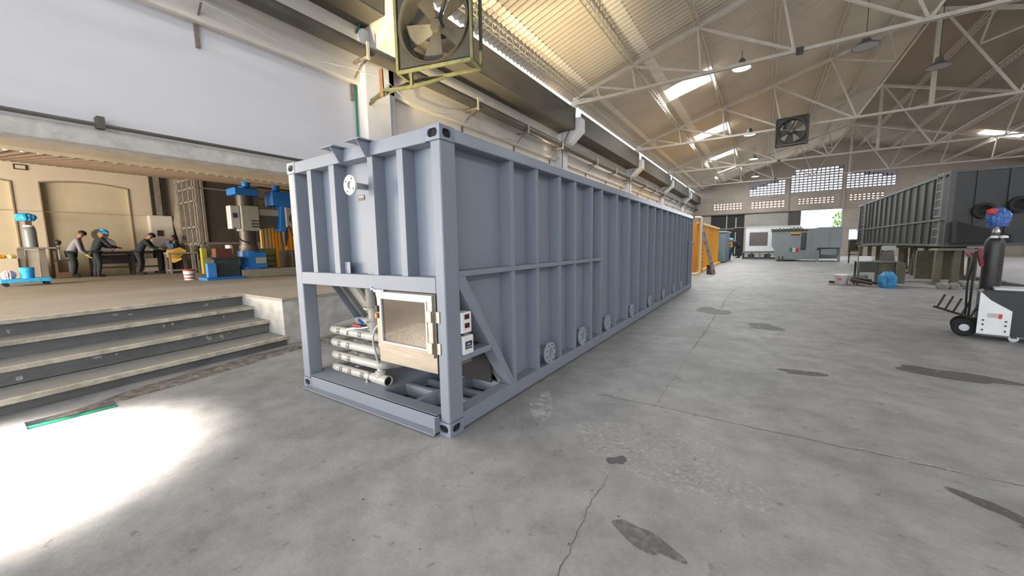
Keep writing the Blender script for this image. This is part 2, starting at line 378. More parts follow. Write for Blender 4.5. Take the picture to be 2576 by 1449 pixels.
# black pipe along the beam over the opening
mb = MB(); mb.tube((WX + .10, -13, 3.45), (WX + .10, 3.3, 3.45), .028, 8)
o = mb.build('conduit_pipe', pipem, smooth=True); tag(o, 'thin black conduit along the bottom edge of the high white wall', 'pipe')
MB().box(WX, WX + .16, -.95, -.87, 3.40, 3.56).build('clip', pipem, o); MB().box(WX, WX + .16, -6.95, -6.87, 3.40, 3.56).build('clip', pipem, o)
# green conduit down the column and over the corbel
pts = fillet([(WX + .05, 3.22, .9), (WX + .05, 3.22, 6.3), (WX + .3, 3.28, 6.62), (WX + .95, 3.36, 7.05), (WX + 1.25, 3.5, 6.95)], .15)
o = MB().path(pts, .022, 8).build('green_pipe', green, smooth=True); tag(o, 'thin green pipe climbing the column beside the big drum fan', 'pipe')
pts = fillet([(WX + .05, 32.95, .9), (WX + .05, 32.95, 6.0), (WX + 1.0, 32.9, 6.6), (WX + 1.2, 32.9, 7.5)], .2)
o = MB().path(pts, .03, 8).build('green_pipe', green, smooth=True); tag(o, 'dark green pipe rising by a far corbel of the left wall', 'pipe')
# hanging cables by corbels
for i, y in enumerate((13.1, 23.0)):
    pts = fillet([(WX + .95, y, 7.5), (WX + 1.0, y - .05, 6.95), (WX + .75, y - .05, 6.55), (WX + .42, y - .05, 6.0), (WX + .40, y - .02, 5.2), (WX + .38, y, 2.9)], .15)
    o = MB().path(pts, .02, 6).build('drop_cable', pipem, smooth=True); tag(o, 'dark cable dropping over the ' + ('first' if i == 0 else 'second') + ' corbel beyond the drum fan', 'cable', 'drop cables')

# ---- roof
def corrugated(mb, xs, y0, y1, zf, amp=.034, wl=.235, holes=(), per=6):
    n = int((y1 - y0) / wl * per); ys = [y0 + (y1 - y0) * i / n for i in range(n + 1)]
    vs_ = []; 
    for x in xs:
        for y in ys: vs_.append((x, y, zf(x) + amp * math.cos(2 * PI * y / wl)))
    fs_ = []; N = n + 1
    for i in range(len(xs) - 1):
        for j in range(n):
            ym = (ys[j] + ys[j + 1]) / 2
            if any(i == hi and a < ym < b for hi, a, b in holes): continue
            fs_.append((i * N + j, i * N + j + 1, (i + 1) * N + j + 1, (i + 1) * N + j))
    mb.add(vs_, fs_)
sheet_z = lambda x: roof_z(x) + .12
xs = [-5.45, -4.8, -4.0, -2.25, -.15, 2.3, 4.75, 8.3]
mb = MB(); corrugated(mb, xs, -14, 52.3, sheet_z, holes=[(3, a, b) for a, b in SKY_L])
o = struct('ceiling', mb, roofm, smooth=True)
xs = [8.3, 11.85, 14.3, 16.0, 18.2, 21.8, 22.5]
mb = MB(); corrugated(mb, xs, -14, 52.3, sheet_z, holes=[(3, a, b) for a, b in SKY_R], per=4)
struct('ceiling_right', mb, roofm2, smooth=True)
for k, (xa, xb) in enumerate(((-2.25, -1.85), (-4.55, -4.3))):
    mb = MB(); corrugated(mb, [xa, xb], -14, 52, lambda x: sheet_z(x) - .02, holes=[(0, a, b) for a, b in SKY_L] if k == 0 else ()); struct('trim_%d' % (20 + k), mb, roof_band, smooth=True)
# clear roof sheets, each a thing
for side, L_, xa, xb, txt in ((0, SKY_L, -2.25, -.15, 'left'), (1, SKY_R, 16.0, 18.2, 'right')):
    for i, (a, b) in enumerate(L_):
        mb = MB(); corrugated(mb, [xa, xb], a - .03, b + .03, lambda x: sheet_z(x) + .03, per=4)
        o = mb.build('window_%d' % (10 + side * 10 + i), SKYPANE, smooth=True); o['kind'] = 'structure'
# lattice purlins, one per line and bay
def make_purlin(name):
    r = empty(name)
    mb = MB()
    L = 9.7; h = .30; w_ = .16
    MB().bar((-w_ / 2, 0, 0), (-w_ / 2, L, 0), .03, .03).build('lower_chord', trussm, r)
    MB().bar((w_ / 2, 0, 0), (w_ / 2, L, 0), .03, .03).build('lower_chord', trussm, r)
    MB().bar((0, 0, h), (0, L, h), .035, .035).build('upper_chord', trussm, r)
    n = 26
    for k in range(n):
        y0 = L * k / n; y1 = L * (k + 1) / n; ym = (y0 + y1) / 2
        for s in (-1, 1):
            mb.tube((s * w_ / 2, y0, 0), (0, ym, h), .008, 4, cap=False); mb.tube((0, ym, h), (s * w_ / 2, y1, 0), .008, 4, cap=False)
        mb.tube((-w_ / 2, y0, 0), (w_ / 2, y1, 0), .007, 4, cap=False)
    mb.build('lacing', trussm, r)
    return r
PX = [-4.75, -2.45, -.12, 2.25, 4.6, 6.6, 10.0, 12.3, 14.6, 16.9, 19.2, 21.4]
bays = [(-6.2, 'over the viewpoint'), (3.75, 'bay past the drum fan'), (13.55, 'nearest skylight bay'), (23.45, 'second skylight bay'), (33.35, 'third skylight bay'), (43.2, 'bay against the gable')]
pname = ['on the eaves', 'first above the left eaves', 'second above the left eaves', 'third above the left eaves', 'fourth above the left eaves', 'just left of the ridge', 'just right of the ridge', 'fifth above the right eaves', 'fourth above the right eaves', 'third above the right eaves', 'second above the right eaves', 'lowest on the right slope']
proto = None
for j, (y, bt) in enumerate(bays):
    if j == 0: continue
    for i, x in enumerate(PX):
        if proto is None: proto = make_purlin('roof_purlin'); r = proto
        else: r = copy_tree(proto)
        r.location = (x, y, roof_z(x) - .26); 
        if j == 5: r.scale = (1, .89, 1)
        tag(r, 'pale lattice purlin %s, %s' % (pname[i], bt), 'purlin', 'roof purlins')
# trusses
BCZ = 7.72
def make_truss():
    r = empty('roof_truss')
    tz = lambda x: 7.98 + SLOPE * ((x if x < RIDGE_X else 2 * RIDGE_X - x) - EAVE) - .06
    T = [-3.9, -2.45, -.12, 2.25, 4.6]
    B = [-3.75, -2.2, .65, 2.9, 5.75]
    mir = lambda x: 2 * RIDGE_X - x
    xe = mir(EAVE)
    MB().bar((EAVE - .05, 0, tz(EAVE)), (RIDGE_X, 0, tz(RIDGE_X)), .14, .14).build('top_chord', trussm, r)
    MB().bar((xe + .05, 0, tz(EAVE)), (RIDGE_X, 0, tz(RIDGE_X)), .14, .14).build('top_chord', trussm, r)
    mb = MB(); mb.bar((EAVE, -.05, BCZ), (xe, -.05, BCZ), .05, .10); mb.bar((EAVE, .05, BCZ), (xe, .05, BCZ), .05, .10); mb.build('bottom_chord', trussm, r)
    MB().bar((RIDGE_X, 0, BCZ), (RIDGE_X, 0, tz(RIDGE_X)), .15, .15).build('king_post', trussm, r)
    for f in (lambda x: x, mir):
        for k in range(5):
            MB().bar((f(T[k]), 0, tz(T[k])), (f(T[k] + (.15 if k < 3 else .5)) if k != 4 else f(B[4]), 0, BCZ), .065, .065).build('strut', trussm, r)
            if k < 4 : MB().bar((f(T[k]), 0, tz(T[k])), (f([-2.3, .3, 2.85, 5.65][k]), 0, BCZ), .08, .08).build('diagonal', trussm, r)
        MB().bar((f(-4.7), 0, tz(-4.7) - .12), (f(-3.7), 0, BCZ + .06), .065, .065).build('strut', trussm, r)
        MB().bar((f(5.75), 0, BCZ), (f(8.2), 0, tz(8.1)), .08, .08).build('diagonal', trussm, r)
        MB().bar((f(4.6), 0, tz(4.6)), (f(7.0), 0, 10.0), .065, .065).build('strut', trussm, r)
        MB().bar((f(6.7), 0, tz(6.7)), (f(7.0), 0, 10.0), .065, .065).build('strut', trussm, r)
        MB().bar((f(-5.0), 0, BCZ - .1), (f(-4.75), 0, BCZ + .2), .1, .3).build('gusset_plate', trussm, r)
    MB().box(2.78, 2.98, -.09, .09, BCZ - .10, BCZ + .08).build('gusset_plate', mdark, r)
    return r
tl = ['crossing above the big drum fan bay', 'nearest truss seen whole, with the dark gusset', 'second truss from the front, carrying the hanging square fan', 'third truss from the front', 'farthest truss, close to the gable wall']
for i, y in enumerate(TR_Y):
    if i == 0: proto = make_truss(); r = proto
    else: r = copy_tree(proto)
    r.location = (0, y, 0); tag(r, 'cream painted steel roof truss, ' + tl[i], 'truss', 'roof trusses')

# ---- gable wall with pierced blockwork
YG = 52
opens = []   # (x0,x1,z0,z1)
low = [(-3.3, -.17, 5.65, 6.5), (.7, 4.05, 5.6, 6.45), (5.2, 8.45, 5.78, 6.5), (9.6, 12.4, 5.88, 6.6), (13.8, 16.6, 5.7, 6.5)]
door_d = (-3.5, .14, 0, 5.05); door_o = (5.5, 9.15, 0, 5.1); door_m = (4.45, 5.5, 0, 5.1)
up = [(.5, 4.0, 7.08, 8.75, 'l'), (4.5, 9.0, 7.15, 9.7, 'm'), (9.3, 13.15, 7.2, 9.0, 'r')]
# build wall by columns of x breakpoints
xsb = sorted(set([-6.0, 22.5] + [v for o_ in low for v in o_[:2]] + [v for o_ in up for v in o_[:2]] + [-3.5, .14, 4.45, 9.15] + [8.3]))
mb = MB()
for a, b in zip(xsb[:-1], xsb[1:]):
    xm = (a + b) / 2; cuts = []
    for o_ in low + up:
        if o_[0] < xm < o_[1]: cuts.append((o_[2], o_[3]))
    for o_ in (door_d, door_o, door_m):
        if o_[0] < xm < o_[1]: cuts.append((o_[2], o_[3]))
    cuts.sort(); z = -.05
    for c0, c1 in cuts + [(None, None)]:
        if c0 is None:
            mb.add([(a, YG, z), (b, YG, z), (b, YG, roof_z(b) + .15), (a, YG, roof_z(a) + .15), (a, YG + .25, z), (b, YG + .25, z), (b, YG + .25, roof_z(b) + .15), (a, YG + .25, roof_z(a) + .15)],
                   [(0, 3, 2, 1), (4, 5, 6, 7), (0, 1, 5, 4), (1, 2, 6, 5), (2, 3, 7, 6), (3, 0, 4, 7)])
        else:
            if c0 > z + .01: mb.box(a, b, YG, YG + .25, z, c0)
            z = c1
struct('wall_gable', mb, gablem)
def lattice(x0, x1, z0, z1, cw, ch, bw, bh, top=None, y=YG + .04, d=.12):
    mb = MB(); nx = max(1, round((x1 - x0) / cw)); nz = max(1, round((z1 - z0) / ch)); cw = (x1 - x0) / nx; ch = (z1 - z0) / nz
    for i in range(nx + 1):
        x = x0 + i * cw; zt = z1 if top is None else min(z1, top(x) + .2); mb.box(x - bw / 2, x + bw / 2, y, y + d, z0, zt)
    for j in range(nz + 1):
        z = z0 + j * ch
        for i in range(nx):
            xa = x0 + i * cw
            if top is None or z < top(xa + cw / 2) + ch: mb.box(xa, xa + cw, y + .003, y + d - .003, z - bh / 2, z + bh / 2)
    if top is not None:
        for i in range(nx):
            for j in range(nz):
                xa = x0 + i * cw; za = z0 + j * ch
                if za + ch / 2 > top(xa + cw / 2): mb.box(xa, xa + cw, y, y + d, za, za + ch)
    return mb
n = 0
for (a, b, c, d) in low[:4]:
    n += 1; struct('window_%d' % n, lattice(a, b, c, d, .36 if n > 1 else .33, .28, .15, .15), brickm)
tops = {'l': lambda x: 7.85 + (x - .5) * .26, 'm': lambda x: 9.75 - .055 * (x - 6.9) ** 2 - (.35 if x < 5 else 0), 'r': lambda x: 8.95 - (x - 9.3) * .22}
for (a, b, c, d, k) in up:
    n += 1; struct('window_%d' % n, lattice(a, b, c, d, .36, .27, .10, .13, tops[k]), blockm)
# gable trims
mb = MB(); mb.box(-6, 22.5, YG - .1, YG, 5.15, 5.32); mb.box(4.1, 4.4, YG - .12, YG, 5.32, 8.9); mb.box(9.02, 9.27, YG - .12, YG, 5.3, 9.6); mb.box(-6, 22.5, YG - .05, YG, 6.75, 6.95)
struct('trim_8', mb, gablem)
# doors: dark sheet door with pale bars, grey roller panel, dark leaf
mb = MB(); mb.box(-3.5, .14, YG + .05, YG + .12, 0, 5.05)
o = struct('door_1', mb, black_sheet)
mb = MB()
for x, za, zb in ((-1.75, 3.3, 5.05), (-.75, 0.2, 2.9), (-.75, 3.5, 4.7)): mb.box(x - .05, x + .05, YG + .02, YG + .06, za, zb)
for z, xa, xb in ((3.35, -2.4, -.9), (3.45, -.9, .1), (1.9, -1.6, -.75)): mb.box(xa, xb, YG + .02, YG + .06, z - .035, z + .035)
mb.build('crossbar', trussm, o)
mb = MB()
mb.box(.35, 4.35, YG - .06, YG, 2.2, 4.95)
for k in range(11): mb.box(.35, 4.35, YG - .09, YG - .06, 2.25 + k * .25, 2.33 + k * .25)
struct('door_2', mb, mat('grey_roller_slats', (.36, .335, .31), .7, 0, (.3, .28, .26), 1))
mb = MB(); mb.box(4.45, 5.6, YG + .05, YG + .12, 0, 5.1); struct('door_3', mb, mat('dark_door_leaf', (.08, .075, .07), .8))
mb = MB(); mb.box(-6, 4.6, YG - .16, YG - .1, 5.02, 5.14); struct('trim_9', mb, gutterm)
# right wall
mb = MB(); mb.box(21.8, 22.1, -14, 52, 0, 4.2); mb.box(21.8, 22.1, -14, 52, 5.2, 8.6)
for k in range(14): mb.box(21.8, 22.1, -14 + k * 5, -12.2 + k * 5, 4.2, 5.2)
struct('wall_right', mb, gablem)
# ---- annex bay
mb = MB(); XB = -19.5
arches = [(-3.6, -.82, 4.28), (-.2, 2.08, 4.33), (5.2, 7.6, 4.3)]
xsa = [-11] + [v for a in arches for v in a[:2]] + [52]
for k in range(0, len(xsa), 2): mb.box(XB - .3, XB, xsa[k], xsa[k + 1], ZP, 5.0)
for a, b, h in arches:
    pts = [(a, h - .12)] + [(a + (b - a) * t, h - .12 + .16 * math.sin(PI * (.08 + .84 * t))) for t in [i / 10 for i in range(11)]] + [(b, h - .12), (b, 5.0), (a, 5.0)]
    mb.prism(pts, 'x', XB - .3, XB)
struct('wall_annex_back', mb, wallb)
mb = MB(); mb.box(XB - .35, XB - .16, -11, 52, ZP, 5); struct('wall_annex_infill', mb, wallb2)
mb = MB()
for a, b, h in arches:
    pts = [(XB + .01, a, ZP)] + [(XB + .01, a, h - .12)] + [(XB + .01, a + (b - a) * t, h - .12 + .16 * math.sin(PI * (.08 + .84 * t))) for t in [i / 10 for i in range(11)]] + [(XB + .01, b, h - .12), (XB + .01, b, ZP)]
    mb.path(pts, .03, 5)
struct('trim_10', mb, wall_trim)
mb = MB(); mb.box(XB, XB + .03, -11, 52, 4.9, 4.95); mb.box(XB, XB + .012, -11, 52, 3.2, 3.215); struct('trim_11', mb, wall_trim)
# annex beam and its corrugated roof
mb = MB(); mb.box(-9.0, -8.6, -11, 20, 3.52, 3.72); mb.box(-8.9, -8.7, -11, 20, 3.72, 5.4)
struct('trim_12', mb, lintelm)
mb = MB(); corrugated(mb, [-9.35, -14, -19.8], -11, 52, lambda x: 3.585 + (-9.35 - x) * .128, amp=.035, wl=.2, per=6)
struct('ceiling_annex', mb, eavesm, smooth=True)
mb = MB(); mb.box(-8.7, -6.0, -11, 52, 5.3, 5.4); struct('ceiling_annex_front', mb, wallw)
mb = MB(); mb.box(-20, -5.8, 16.0, 16.3, ZP, 5.4); struct('wall_annex_end', mb, wallb)
# annex steel column against the back wall with a meter box below
r = empty('lattice_column', (XB + .12, 2.95, ZP), 0, 'dark steel lattice column standing against the cream annex wall', 'column')
for s in (-.17, .17): MB().box(-.05, .05, s - .05, s + .05, 2.2, 4.3).build('upright', mdark, r)
mb = MB()
for k in range(7): mb.bar((0, -.17 if k % 2 else .17, 2.3 + k * .28), (0, .17 if k % 2 else -.17, 2.58 + k * .28), .03, .03)
mb.box(-.06, .06, -.1, .1, 2.2, 4.3)
mb.build('lacing', rawrib, r)
o = MB().box(XB, XB + .35, 2.55, 3.32, ZP, 3.22).build('machine_cabinet', mat('cream_cabinet', (.62, .57, .5), .6), bevel=.04)
tag(o, 'tall cream metal cabinet below the dark lattice column', 'cabinet')
MB().box(XB + .35, XB + .37, 2.75, 2.95, 2.35, 2.6).build('label_plate', mdark, o); MB().box(XB + .35, XB + .38, 2.98, 3.1, 2.0, 2.2).build('lever', mdark, o)
o = MB().box(XB, XB + .03, -.70, -.40, 4.62, 4.80).build('wall_frame', mdark); tag(o, 'small dark rectangular frame high on the annex wall', 'frame')
MB().box(XB + .03, XB + .035, -.66, -.44, 4.65, 4.77).build('pane', wallb, o)

# ---- outdoors seen through the doorway
mb = MB(); mb.box(-30, 60, 52.3, 120, -.3, -.02); struct('ground_outside', mb, asphalt)
mb = MB(); mb.box(-10, 12.5, 74, 75, 0, 3.4); o = mb.build('outbuilding', outside_w); tag(o, 'overexposed white building outside the far doorway', 'building')
MB().box(9.0, 10.6, 73.9, 74, 2.2, 3.2).build('window', mat('pale_red_shutter', (.6, .35, .3), .7), o)
def crown(name, loc, rx, rz_, n, seed, parent=None):
    rnd = random.Random(seed); mb = MB()
    for k in range(n):
        th = rnd.random() * 2 * PI; ph = math.acos(2 * rnd.random() - 1); rr = (rnd.random() ** .4)
        c = Vector((rx * rr * math.sin(ph) * math.cos(th), rx * rr * math.sin(ph) * math.sin(th), rz_ * rr * math.cos(ph))) + Vector(loc)
        a = Vector((rnd.uniform(-1, 1), rnd.uniform(-1, 1), rnd.uniform(-1, 1))).normalized(); b = a.orthogonal().normalized(); s = rnd.uniform(.15, .3)
        mb.add([c - a * s, c + b * s * .5, c + a * s, c - b * s * .5], [(0, 1, 2, 3)])
    return mb.build(name, leafm, parent)
r = empty('tree', (12.4, 68, 0), 0, 'sunlit green tree outside the far doorway', 'tree')
MB().tube((0, 0, 0), (0, 0, 3.5), .15, 8, .08).build('trunk', wood, r); crown('crown', (0, 0, 4.4), 2.3, 1.9, 900, 3, r)

# ---- floor joints, cracks and worn marks (flat by nature)
def wiggle(p, q, n, amp, wd, seed):
    rnd = random.Random(seed); p = Vector(p); q = Vector(q); d = (q - p); nrm = Vector((-d.y, d.x, 0)).normalized(); out = []
    off = 0
    for i in range(n + 1):
        off += rnd.uniform(-amp, amp); off *= .93
        out.append(p + d * i / n + nrm * off)
    mb = MB(); vs_ = []
    for i, c in enumerate(out):
        ww = wd * rnd.uniform(.45, 1.2) / 2
        vs_ += [(c + nrm * ww)[:], (c - nrm * ww)[:]]
    fs_ = [(2 * i, 2 * i + 1, 2 * i + 3, 2 * i + 2) for i in range(n)]
    return mb.add(vs_, fs_)
crackm = mat('crack_dark', (.10, .098, .09), .95)
crackm2 = speckle('faint_joint', (.12, .115, .105), .75, 30)
linem = speckle('chalky_trace', (.62, .62, .60), .55, 24)
Z = .0015
cracks = [((.80, 1.60), (3.2, 1.57), 90, .007, .008, crackm), ((3.2, 1.57), (8, 1.52), 60, .01, .01, crackm), ((1.36, 1.57), (1.35, 4.1), 60, .006, .006, crackm2), ((1.35, 4.1), (1.4, 13), 50, .01, .02, crackm2),
          ((1.41, -.82), (1.38, -.3), 30, .006, .006, crackm), ((1.38, -.3), (1.35, .20), 24, .008, .005, crackm), ((.54, 1.92), (.70, 2.32), 16, .012, .006, crackm2), ((.72, 1.60), (.9, 1.66), 8, .01, .006, crackm),
          ((-.3, 4.6), (3.4, 5.6), 60, .03, .012, crackm2), ((2.9, 1.63), (3.7, 1.56), 40, .01, .02, linem), ((1.35, .2), (1.0, .75), 40, .03, .014, linem), ((1.0, .75), (.44, .98), 30, .02, .012, linem)]
for i, (p, q, nn, amp, wd, mt) in enumerate(cracks):
    o = wiggle((*p, Z + i * .0001), (*q, Z + i * .0001), nn, amp, wd, i).build('floor_crack', mt); o['kind'] = 'structure'
def blob(cx, cy, rx, ry, seed, z, rot=0, n=36, k=.22):
    rnd = random.Random(seed); ph = [rnd.uniform(0, 6.3) for _ in range(5)]; mb = MB(); vs_ = [(cx, cy, z)]
    for i in range(n):
        t = 2 * PI * i / n; f = 1 + k * sum(math.sin((j + 2) * t + ph[j]) / (j + 1.2) for j in range(5))
        x, y = rx * f * math.cos(t), ry * f * math.sin(t); vs_.append((cx + x * math.cos(rot) - y * math.sin(rot), cy + x * math.sin(rot) + y * math.cos(rot), z))
    return mb.add(vs_, [(0, 1 + i, 1 + (i + 1) % n) for i in range(n)])
dk1 = speckle('dark_gravel_patch', (.09, .092, .095), .95, 60); dk2 = speckle('damp_stain', (.13, .13, .125), .75, 16); dk3 = speckle('brown_oil_stain', (.11, .095, .085), .85, 20); lt = speckle('pale_scuff', (.50, .48, .45), .55, 26); scf = speckle('white_chalk_scuff', (.7, .7, .7), .5, 9)
for i, (a, mt) in enumerate([((1.34, .43, .075, .06, 1, Z, .6), dk1), ((1.72, -.26, .20, .075, 2, Z, -.35), dk2), ((3.46, 1.16, .16, .07, 3, Z, -.7), dk3), ((3.63, .93, .1, .05, 13, Z, -.6), dk3), ((1.6, .72, .75, .42, 5, Z - .0004, .1), lt),
                              ((.35, 1.0, .14, .3, 6, Z, .5), scf), ((2.7, 3.6, .22, .12, 7, Z, .2), dk3), ((1.3, 3.4, .5, .25, 8, Z, .7), lt), ((1.25, 8.0, .35, .5, 9, Z, .2), dk2), ((2.3, 6.5, .3, .3, 10, Z, 0), dk2), ((-4.15, -.3, .22, 1.5, 12, Z, .16), speckle('earth_dirt', (.16, .12, .085), .6, 9)),
                              ((1.0, 5.2, .45, .5, 14, Z, .1), speckle('spalled_patch', (.45, .43, .40), .6, 30)), ((4.2, 4.4, .5, .22, 15, Z, -.3), dk3), ((-4.35, 1.9, .3, 1.2, 16, Z, 0), MATS.get('x') or speckle('earth_dirt_two', (.17, .14, .1), .5, 7))]):
    o = blob(*a).build('floor_stain', mt); o['kind'] = 'structure'
rnd = random.Random(33); scr = speckle('riser_scuff', (.50, .49, .46), .9, 25)
for k in range(16):
    xa, z0 = rnd.choice(((-6.03, .66), (-5.56, .44), (-4.98, .22), (-4.98, .24))); y = rnd.uniform(-2.0, .6); z = z0 + rnd.uniform(0, .07); a = rnd.uniform(.01, .05); h = rnd.uniform(.008, .035)
    mb = MB(); pts_ = [(sx(xa, y + a * math.cos(t) * rnd.uniform(.6, 1.2)) + .003, y + a * math.cos(t), z + h * math.sin(t) * rnd.uniform(.6, 1.3)) for t in [j_ * PI / 4 for j_ in range(8)]]
    o = mb.add(pts_, [tuple(range(8))]).build('wall_scuff', scr); o['kind'] = 'structure'
rnd = random.Random(21); mb = MB()
for k in range(46):
    x, y = rnd.uniform(-.9, 4.2), rnd.uniform(-1.2, 3.6); s = rnd.uniform(.003, .011)
    if x < .15 and y > 0: continue
    mb.add([(x + s * rnd.uniform(.6, 1.2) * math.cos(t), y + s * math.sin(t), Z + .001) for t in (0, 1, 2, 3, 4, 5)], [(0, 1, 2, 3, 4, 5)])
o = mb.build('floor_pits', crackm); o['kind'] = 'stuff'; o['label'] = 'small dark pits and specks in the concrete floor'; o['category'] = 'pits'
# pit with a green hose
o = MB().path(fillet([(-3.80, -2.00, -.05), (-3.76, -1.42, -.045)], .05) if 0 else [(-3.78, -2.03, -.05), (-3.77, -1.7, -.055), (-3.765, -1.41, -.05)], .026, 10).build('green_hose', green_hi, smooth=True)
tag(o, 'short bright green hose lying in the floor pit by the steps', 'hose')

# ================================================================ THE GREY TANK
W_, L_, H_ = 2.438, 13.3, 2.66
tank = empty('steel_tank', (0, 0, 0), 0, 'long grey-blue ribbed steel process tank with container corners, in the foreground', 'tank')
D = .15    # depth of the ribs
# corner castings with oval holes
def casting(cx, cy, cz, sxn, syn):
    # cx.. = outer corner; sxn/syn = direction to the inside
    a, b, h = .165, .18, .12
    mb = MB()
    x0, x1 = sorted((cx, cx + sxn * a)); y0, y1 = sorted((cy, cy + syn * b)); z0, z1 = cz, cz + h
    t = .014
    def oval(c, rw, rh, n=20):
        pts = []
        for k in range(n):
            an = 2 * PI * k / n; s = (rw - rh) * (1 if math.cos(an) > 0 else -1); pts.append((c[0] + s + rh * math.cos(an), c[1] + rh * math.sin(an)))
        return pts
    def holed(u0, u1, v0, v1, fn, depth):
        ov = oval(((u0 + u1) / 2, (v0 + v1) / 2), .057, .035); n = len(ov); rect = []
        for (u, v) in ov:
            du, dv = u - (u0 + u1) / 2, v - (v0 + v1) / 2; s = min(((u1 - u0) / 2) / abs(du) if abs(du) > 1e-6 else 9e9, ((v1 - v0) / 2) / abs(dv) if abs(dv) > 1e-6 else 9e9)
            rect.append(((u0 + u1) / 2 + du * s, (v0 + v1) / 2 + dv * s))
        # snap four nearest to corners
        for cu, cv in ((u0, v0), (u1, v0), (u1, v1), (u0, v1)):
            j = min(range(n), key=lambda k: (rect[k][0] - cu) ** 2 + (rect[k][1] - cv) ** 2); rect[j] = (cu, cv)
        vs_ = [fn(u, v, 0) for u, v in rect] + [fn(u, v, 0) for u, v in ov] + [fn(u, v, depth) for u, v in ov]
        fs_ = [(k, (k + 1) % n, n + (k + 1) % n, n + k) for k in range(n)] + [(n + k, n + (k + 1) % n, 2 * n + (k + 1) % n, 2 * n + k) for k in range(n)]
        mb.add(vs_, fs_); return [fn(u, v, depth) for u, v in ov]
    yo = cy; xo = cx
    h1 = holed(x0, x1, z0, z1, lambda u, v, d: (u, yo + syn * d, v), .02)
    h2 = holed(y0, y1, z0, z1, lambda u, v, d: (xo + sxn * d, u, v), .02)
    yi = cy + syn * b; xi = cx + sxn * a
    mb.add([(x0, y0, z1), (x1, y0, z1), (x1, y1, z1), (x0, y1, z1)], [(0, 1, 2, 3)]); mb.add([(x0, y0, z0), (x1, y0, z0), (x1, y1, z0), (x0, y1, z0)], [(0, 1, 2, 3)])
    mb.add([(x0, yi, z0), (x1, yi, z0), (x1, yi, z1), (x0, yi, z1)], [(0, 1, 2, 3)]); mb.add([(xi, y0, z0), (xi, y1, z0), (xi, y1, z1), (xi, y0, z1)], [(0, 1, 2, 3)])
    o = mb.build('corner_casting', castm, tank)
    m2 = MB(); m2.box(min(cx + sxn * .02, cx + sxn * (a - .005)), max(cx + sxn * .02, cx + sxn * (a - .005)), min(cy + syn * .021, cy + syn * (b - .005)), max(cy + syn * .021, cy + syn * (b - .005)), z0 + .01, z1 - .01)
    m2.build('cavity', hole, o)
for cz in (0, H_ - .12):
    for cy, sy in ((0, 1), (L_, -1)):
        for cx, sx_ in ((0, -1), (-W_, 1)):
            if cz == 0 and cx == 0 and cy == 0: casting(cx, cy, 0, sx_, sy)
            else: casting(cx, cy, cz, sx_, sy)
# posts
MB().box(-.115, -.004, .004, .19, .12, H_ - .12).build('corner_post', paint, tank, bevel=.012)
MB().box(-W_ + .004, -W_ + .14, .004, .17, .12, H_ - .12).build('corner_post', paint, tank, bevel=.012)
MB().box(-.115, -.004, L_ - .17, L_ - .004, .12, H_ - .12).build('corner_post', paint, tank, bevel=.008)
MB().box(-W_ + .004, -W_ + .14, L_ - .17, L_ - .004, .12, H_ - .12).build('corner_post', paint, tank, bevel=.008)
# top rails
MB().box(-.165, -.002, .18, L_ - .18, H_ - .115, H_ - .004).build('top_rail', paint_dk, tank, bevel=.008)
MB().box(-W_ + .002, -W_ + .10, .18, L_ - .18, H_ - .115, H_ - .004).build('top_rail', paint_dk, tank, bevel=.008)
MB().box(-W_ + .165, -.165, .003, .165, H_ - .125, H_ - .004).build('top_rail', paint, tank, bevel=.006)
MB().box(-W_ + .165, -.165, L_ - .1, L_ - .003, H_ - .12, H_ - .004).build('top_rail', paint, tank, bevel=.006)
# bottom rails (side)
mb = MB(); mb.box(-.16, -.004, .18, L_ - .18, .02, .165); mb.build('bottom_rail', paint, tank, bevel=.006)
mb = MB(); mb.box(-W_ + .004, -W_ + .16, .18, L_ - .18, .02, .165); mb.build('bottom_rail', paint, tank, bevel=.006)
# front sill: channel with a protruding lower lip
mb = MB(); mb.box(-W_ + .165, -.165, .004, .012, .02, .16); mb.box(-W_ + .165, -.165, .004, .15, .15, .165)
mb.build('front_sill', paint, tank)
MB().box(-W_ + .10, -.13, -.075, .02, .012, .024).build('sill_lip', paint, tank)
MB().box(-.145, -.13, -.06, .004, .014, .165).build('sill_lip', paint, tank)
# front middle beam
MB().box(-W_ + .14, -.115, .004, .16, 1.27, 1.41).build('middle_beam', paint, tank, bevel=.006)
# front upper panel and ribs
MB().box(-W_ + .13, -.10, D, D + .012, 1.40, H_ - .12).build('front_panel', paint, tank)
for a, b in ((-2.045, -1.96), (-1.615, -1.52), (-.965, -.885), (-.545, -.465)):
    MB().box(a, b, .012, D, 1.41, H_ - .125).build('front_rib', paint, tank, bevel=.003)
# side plating: upper & lower, with the cut corner
XP = -D
mb = MB()
mb.box(XP - .012, XP, .19, L_ - .17, 1.42, H_ - .11)
mb.prism([(.22, 1.42), (1.03, .165), (L_ - .17, .165), (L_ - .17, 1.42)], 'x', XP - .012, XP)
mb.build('side_panel', paint, tank)
mb = MB(); mb.box(-W_ + D, -W_ + D + .012, .17, L_ - .17, 1.42, H_ - .11); mb.prism([(1.0, .165), (L_ - .17, .165), (L_ - .17, 1.42), (.22, 1.42)], 'x', -W_ + D, -W_ + D + .012)
mb.build('side_panel', paint, tank)
MB().box(-W_ + .1, -.1, L_ - D, L_ - D + .012, .165, H_ - .12).build('end_panel', paint, tank)
MB().box(-W_ + D + .04, -D - .04, D + .04, L_ - D - .04, H_ - .35, H_ - .34).build('tank_cover', paint, tank)
